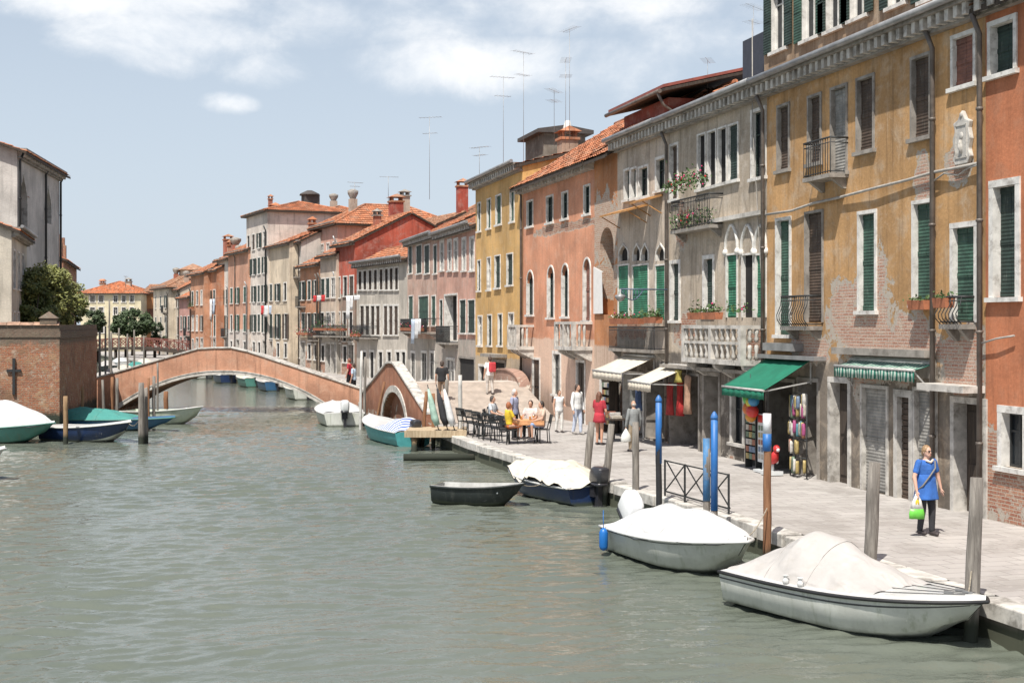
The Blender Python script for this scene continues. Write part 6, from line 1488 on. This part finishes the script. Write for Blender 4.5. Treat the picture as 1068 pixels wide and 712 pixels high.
# wrought iron bracket
t = local(H3, H3.X(699), -.1, H3.Z(302,699), 'blue grey wrought iron lamp bracket arm on the grey beige house', 'lamp_bracket', 'bracket')
m = MB(); m.tube([(0,0,0),(.3,-1.7,0)], .025, 6)
for a in range(7): u = .55+.06*a; m.tube([(.3*u,-1.7*u,0),(.3*u,-1.7*u,-.35*math.sin((a+1)/8*math.pi))], .013, 5)
m.tube([(.3*u_,-1.7*u_,-.35*math.sin((u_-.5)/.5*math.pi)) for u_ in (.5,.58,.66,.74,.82,.9,1)], .018, 5); m.build('arm', simple('blue_grey_iron', (.08,.11,.17), .5), t)
m = MB(); m.lathe([(.03,0),(.03,-.15),(.16,-.2),(.18,-.24),(.1,-.36),(.02,-.4)], 10, (.3,-1.7,0)); m.build('lamp_head', ZINC, t)
# laundry
def laundry(h, x0, x1, z, out, items, label, group='laundry'):
    t = local(h, x0, -out, z, label, 'washing_line', 'laundry', group); m = MB(); m.tube([(0,0,0),((x1-x0)/2,0,-.06),(x1-x0,0,0)], .01, 5); m.tube([(0,out,-.02),(0,0,0)], .015, 5); m.tube([(x1-x0,out,-.02),(x1-x0,0,0)], .015, 5); m.build('line', IRON, t)
    for (a, w, ln, c) in items:
        q = MB(); n = 8; q.loft([[(a+w*j/n, .04*math.sin(j*1.7+k)*k/4, -.03-ln*k/4) for j in range(n+1)] for k in range(5)], False); o = q.build('cloth', c, t); s_ = o.modifiers.new('Solidify','SOLIDIFY'); s_.thickness = .01
W1 = cl('sheet', (.72,.72,.72), .04); W2 = cl('pale_blue_sheet', (.45,.52,.62), .06)
laundry(H6b, H6b.X(443), H6b.X(462), H6b.Z(332,452), .9, [(.3,1.1,1.5,W2),(1.5,1.1,1.15,W1),(2.7,.7,.9,W1)], 'white and pale blue sheets drying below the faded pink house windows')
laundry(H7, .2, 4.2, 6.0, .9, [(.1,.9,1.7,W1),(1.1,.6,1.0,W1),(1.9,1.4,.35,W1)], 'white washing drying on the grey white house')
laundry(B, .2, B.W-.2, 6.2, .7, [(.2,.9,.5,FLW[1]),(1.3,1.0,.45,FLW[2]),(2.5,1.0,.5,FLW[1])], 'red and white cloths drying on the cream house'); laundry(J_, .4, J_.W-.3, 6.6, .9, [(.2,1.2,2.2,W1),(1.8,1.0,1.6,W2)], 'long white sheets drying on the white awning house'); laundry(F_, .5, F_.W-1, 5.6, .8, [(.3,1.0,.8,FLW[1]),(1.6,1.2,1.0,W1),(3.2,.9,.8,W2)], 'coloured washing on the cream gabled house')
# ---------------------------------------------------------------- aerials
def aerial(label, px, ytop, ybot, d, n=4, seed=1, w=1.0):
    x, y = pw(px, d); zb, zt = pz(ybot, d), pz(ytop, d); t = empty('roof_aerial', (x,y,zb), -TH+seed*.4, label, 'aerial', 'aerials on the roofs'); H = zt-zb
    m = MB(); m.tube([(0,0,0),(0,0,H)], .009*d/50, 5); m.build('mast', ZINC, t); m = MB(); R = random.Random(seed)
    m.tube([(-.7*w,0,H-.05),(.6*w,0,H-.02)], .006*d/50, 4)
    for i in range(7): x = -.65*w+i*.2*w; m.tube([(x,-.22,H-.04),(x,.22,H-.04)], .0035*d/50, 4)
    if n > 1:
        m.tube([(-.45*w,0,H*.8),(.4*w,0,H*.8)], .006*d/50, 4)
        for i in range(5): m.tube([(-.4*w+i*.18*w,-.25,H*.8),(-.4*w+i*.18*w,.25,H*.8)], .0035*d/50, 4)
    m.build('antenna_arms', ZINC, t)
aerial('tall thin aerial above the yellow house, left one of the tall pair', 525, 80, 182, 66, seed=1); aerial('tallest aerial mast between the yellow and salmon houses', 546, 54, 176, 62, seed=2); aerial('dark aerial mast beside the capped chimney', 578, 94, 152, 56, seed=3); aerial('aerial with wide arms just above the salmon house chimney', 590, 62, 150, 55, seed=4, w=.9); aerial('very tall aerial reaching highest above the salmon house', 594, 30, 155, 56, seed=5, n=1)
aerial('small aerial over the red chimney roof', 500, 153, 198, 70, seed=6); aerial('faint aerial above the deep red roofs', 448, 122, 208, 86, seed=7, w=1.2); aerial('far aerial above the pale pink hipped house', 405, 184, 212, 92, seed=8, n=1); aerial('small far aerial over the big red roof', 370, 190, 212, 108, seed=9); aerial('aerial over the upper storey roof of the ochre house', 786, 6, 92, 41, seed=10, w=.8); aerial('aerial mast on the red attic', 738, 62, 98, 50, seed=11, n=1, w=.8)
aerial('aerial on the cream block roof', 131, 288, 300, 190, seed=12, n=1)
# ---------------------------------------------------------------- quay furniture
P = [gp(690,529,Q), gp(722,528,Q), gp(757,541,Q)]
xe = lambda y: np.interp(y, [p[1] for p in E], [p[0] for p in E]).item() + .2
ya, yb = 28.1, 25.1
t = empty('iron_railing', (xe(ya), ya, Q+.01), 0, 'black iron railing with crossed bars at the quay steps', 'railing')
m = MB(); pp = [Vector((xe(y)-xe(ya), y-ya, 0)) for y in np.linspace(ya, yb, 4)]
for p in pp: m.bar(p, p+Vector((0,0,.82)), .035)
for a, b in zip(pp, pp[1:]): m.bar(a+Vector((0,0,.8)), b+Vector((0,0,.8)), .026); m.bar(a+Vector((0,0,.12)), b+Vector((0,0,.12)), .03); m.bar(a+Vector((0,0,.12)), b+Vector((0,0,.8)), .022); m.bar(a+Vector((.03,0,.8)), b+Vector((.03,0,.12)), .022)
m.build('bars', IRON, t)
# café chairs and tables
def chair(x, y, rz, label, proto=None):
    if proto: r = copy_tree(proto); r.location = (x,y,Q+.015); r.rotation_euler = (0,0,rz); r['label'] = label; return r
    r = empty('cafe_chair', (x,y,Q+.015), rz, label, 'chair', 'dark café chairs on the quay')
    m = MB(); m.box(-.22,-.2,.43,.22,.22,.46); m.build('seat', IRON, r, bevel=.012)
    m = MB(); m.tube([(-.2,-.2,.44),(-.21,-.26,.7),(-.2,-.3,.9)], .016, 6); m.tube([(.2,-.2,.44),(.21,-.26,.7),(.2,-.3,.9)], .016, 6); m.bar((-.2,-.3,.88),(.2,-.3,.88),.03,.08); m.bar((-.2,-.25,.66),(.2,-.25,.66),.02,.06)
    for i in range(4): xx = -.12+i*.08; m.bar((xx,-.25,.66),(xx,-.3,.88),.02)
    m.build('backrest', IRON, r)
    for a, b in ((-.19,.19),(.19,.19),(-.19,-.19),(.19,-.19)): m = MB(); m.tube([(a,b,.43),(a*1.12,b*1.15,0)], .016, 6); m.build('leg', IRON, r)
    return r
def chp(px, d): return pw(px, d)
CH = [(565.5,CT-.2,-TH+math.pi/2+.15,'dark chair carrying the guest in beige at the right end of the café table'),(553.5,CT+.6,math.pi*.95,'dark chair carrying the guest in the pale blouse at the far side of the table'),(530,CT-.5,-1.2,'dark chair carrying the woman in yellow'),(513.5,CT+2.6,-2.0,'dark chair carrying the guest in pale shirt among the empty ones'),
 (521,CT+.1,-1.3,'empty dark chair directly left of the woman in yellow'),(514,CT+.8,-1.2,'empty dark chair, second to the left of the woman in yellow'),(508,CT+1.2,-1.5,'empty dark chair, third to the left of the woman in yellow'),(502,CT+1.7,-1.3,'empty dark chair in the middle of the café row'),(496,CT+2.4,-1.2,'empty dark chair, third from the pale slim pole'),(491,CT+3.0,-1.5,'empty dark chair, second from the pale slim pole'),(486,CT+3.4,-1.3,'empty dark chair next to the pale slim pole'),(505,CT+3.6,2.0,'empty dark chair turned the other way behind the café row')]
proto = None
for px, d, rz, l in CH:
    x, y = chp(px, d); r = chair(x, y, rz, l, proto); proto = proto or r
x, y = pw(546, CT-.1); t = empty('cafe_table', (x,y,Q+.015), -TH+.1, 'café table with orange cloth and glasses between the seated guests', 'table')
m = MB(); m.box(-.6,-.4,.7,.6,.4,.73); m.build('top', WOODD, t)
for a,b in ((-.5,-.3),(.5,-.3),(.5,.3),(-.5,.3)): m = MB(); m.tube([(a,b,0),(a,b,.7)], .022, 6); m.build('leg', IRON, t)
m = MB(); n = 12; m.box(-.62,-.42,.731,.62,.42,.737); m.box(-.62,-.425,.6,.62,-.421,.735); o = m.build('tablecloth', cl('orange_cloth', (.6,.3,.14)), None, (x,y,Q+.015), -TH+.1); tag(o, 'pale orange cloth spread over the café table', 'tablecloth')
for k,(a,b) in enumerate(((-.3,-.1),(-.05,.15),(.2,-.12),(.35,.2))):
    c = Matrix.Rotation(-TH+.1, 2) @ Vector((a,b)); m = MB(); m.lathe([(.03,0),(.035,.01),(.03,.06),(.038,.13)], 10); o = m.build('drinking_glass', simple('amber_drink', (.45,.2,.05), .15), None, (x+c.x,y+c.y,Q+.755)); tag(o, 'small glass of amber drink on the café table', 'glass', 'glasses on the café table')
# second table further back
x, y = pw(503, CT+2.6); t = empty('cafe_table', (x,y,Q+.015), -TH, 'small dark café table among the empty chairs', 'table'); m = MB(); m.lathe([(.36,.7),(.36,.73)], 16); m.build('top', IRON, t); m = MB(); m.lathe([(.2,0),(.2,.03),(.025,.05),(.025,.7)], 10); m.build('pedestal', IRON, t)
# folded cloth over crossed poles by the landing
x, y = pw(461, 46.4); t = empty('folded_parasols', (x,y,Q+.015), -TH, 'folded pale green and black parasols leaning together beside the landing', 'parasols')
for k, (a, b, c) in enumerate(((-.3,-.05,simple('pale_green_cloth',(.35,.5,.42),.9)),(.0,.1,simple('cloth_charcoal',(.035,.035,.04))),(.25,-.1,W1))):
    m = MB(); m.tube([(a+.25,b,0),(a,b,.8),(a-.2,b,1.75)], .02, 6); m.build('pole', IRON, t); m = MB(); m.tube([(a+.14,b,.35),(a+.05,b,.6),(a-.08,b,1.2),(a-.17,b,1.6)], [.1,.13,.1,.03], 9); m.build('canopy', c, t)
# right parapet of the small bridge: a rounded brick end against the houses
pa, pb = Vector((14.95, 60.6)), Vector((14.95, 55.2)); v = pb-pa; t = empty('brick_parapet', (pa.x,pa.y,1.6), math.atan2(v.y,v.x), 'round topped pink brick parapet on the bridge landing beside the yellow house', 'parapet')
m = MB(); L_p = v.length; prof = lambda u: 1.0*max(0.0, 1-abs((u-.45)/.56)**2.6)**.5
pts = [(L_p*i/20, prof(i/20)-.25) for i in range(21)]; m.extrude([(0,0,-1.4)] + [(p,0,q) for p, q in pts] + [(L_p,0,-1.4)], (0,.4,0)); m.build('masonry', plaster('pink_pier', (.55,.34,.26), (.55,.42,.34), [], .4), t)
m = MB()
for (a, za), (b, zb) in zip(pts, pts[1:]): m.add([(a,-.05,za),(b,-.05,zb),(b,.45,zb),(a,.45,za),(a,-.05,za+.07),(b,-.05,zb+.07),(b,.45,zb+.07),(a,.45,za+.07)], [(4,5,6,7),(0,1,5,4),(2,3,7,6)])
m.build('coping', plaster('pink_pier', (.5,.25,.17)), t)
# ---------------------------------------------------------------- camera, light, sky
cam = bpy.data.cameras.new('camera'); cam.sensor_width = 36; cam.lens = FPX/1068*36; cam.shift_y = -(356-HY)/1068; cam.clip_end = 3000; cam.clip_start = .2
co = bpy.data.objects.new('camera', cam); COL.objects.link(co); co.location = (0,0,EYE); co.rotation_euler = (math.radians(90), 0, -TH); scn.camera = co
SUN_EL, AZN = math.radians(60), math.radians(53)                    # azimuth from the facades' normal, behind the camera
to_sun = Vector((-math.cos(AZN)*math.cos(SUN_EL), -math.sin(AZN)*math.cos(SUN_EL), math.sin(SUN_EL)))
sl = bpy.data.lights.new('sun', 'SUN'); sl.energy = 4.9; sl.angle = math.radians(.5); sl.color = (1.0,.955,.88)
so = bpy.data.objects.new('sun', sl); COL.objects.link(so); so.rotation_euler = to_sun.to_track_quat('Z', 'Y').to_euler()
w = bpy.data.worlds.new('World'); scn.world = w; w.use_nodes = True; nt = w.node_tree; nt.nodes.clear()
class WG(G):
    def __init__(s, t): s.t = t
g = WG(nt)
sky = g.n('TexSky', sky_type='NISHITA', sun_disc=False, sun_elevation=SUN_EL, sun_rotation=math.atan2(to_sun.x, to_sun.y), air_density=1.0, dust_density=2.2, ozone_density=1.0)
dirn = g.n('TexCoord').outputs['Generated']; sp = g.n('SeparateXYZ', {0: dirn})
az = g.math('ARCTAN2', sp.outputs[0], sp.outputs[1]); el = g.math('ARCSINE', sp.outputs[2])
vec = g.n('CombineXYZ', {0: g.math('MULTIPLY', az, 1.0), 1: g.math('MULTIPLY', el, 1.45), 2: .3}).outputs[0]
n1 = g.noise(vec, 13, 10, .6, .2); n2 = g.noise(vec, 3.2, 5, .5)
def blob(px, y, rx, ry, amp=1.0):
    a0 = TH + math.atan((px-HX)/FPX); e0 = math.atan((HY-y)/FPX)
    dx = g.math('DIVIDE', g.math('SUBTRACT', az, a0), rx/FPX); dy = g.math('DIVIDE', g.math('SUBTRACT', el, e0), ry/FPX)
    return g.math('MULTIPLY', amp, g.math('SUBTRACT', 1.0, g.math('ADD', g.math('MULTIPLY', dx, dx), g.math('MULTIPLY', dy, dy))))
den = g.math('SUBTRACT', g.math('MULTIPLY', g.step(el, .13, .3), 1.0), 1.0)
for b in ((165,48,120,38,1.0),(110,8,190,40,.9),(241,113,32,13,.9),(520,72,170,38,1.0),(640,70,120,36,.8),(430,15,230,34,.55),(740,50,120,40,.8),(270,78,50,20,.6),(700,10,300,40,.5)):
    den = g.math('MAXIMUM', den, blob(*b))
den = g.math('ADD', den, g.math('MULTIPLY', g.math('SUBTRACT', n1, .5), 2.6)); den = g.math('ADD', den, g.math('MULTIPLY', g.math('SUBTRACT', n2, .5), 1.4))
cl_ = g.math('MULTIPLY', g.step(den, -.12, 1.2), .78)
haze = g.math('MULTIPLY', g.step(el, .7, -.02), .8)
skyc = g.mix(haze, sky.outputs[0], (6.5,7.35,8.35))
shade = g.mix(g.step(n1, .3, .75), (8.4,8.8,9.3), (10.6,10.5,10.4))
col = g.mix(cl_, skyc, shade)
bg = g.n('Background', {0: col, 1: .088}); out = g.n('OutputWorld', {0: bg.outputs[0]})
v = scn.view_settings; scn.display_settings.display_device = 'sRGB'; v.view_transform = 'Standard'; v.look = 'None'; v.exposure = .34; v.gamma = 1; v.use_curve_mapping = False
scn.cycles.max_bounces = 6; scn.cycles.diffuse_bounces = 3; scn.cycles.glossy_bounces = 3; scn.cycles.use_denoising = True
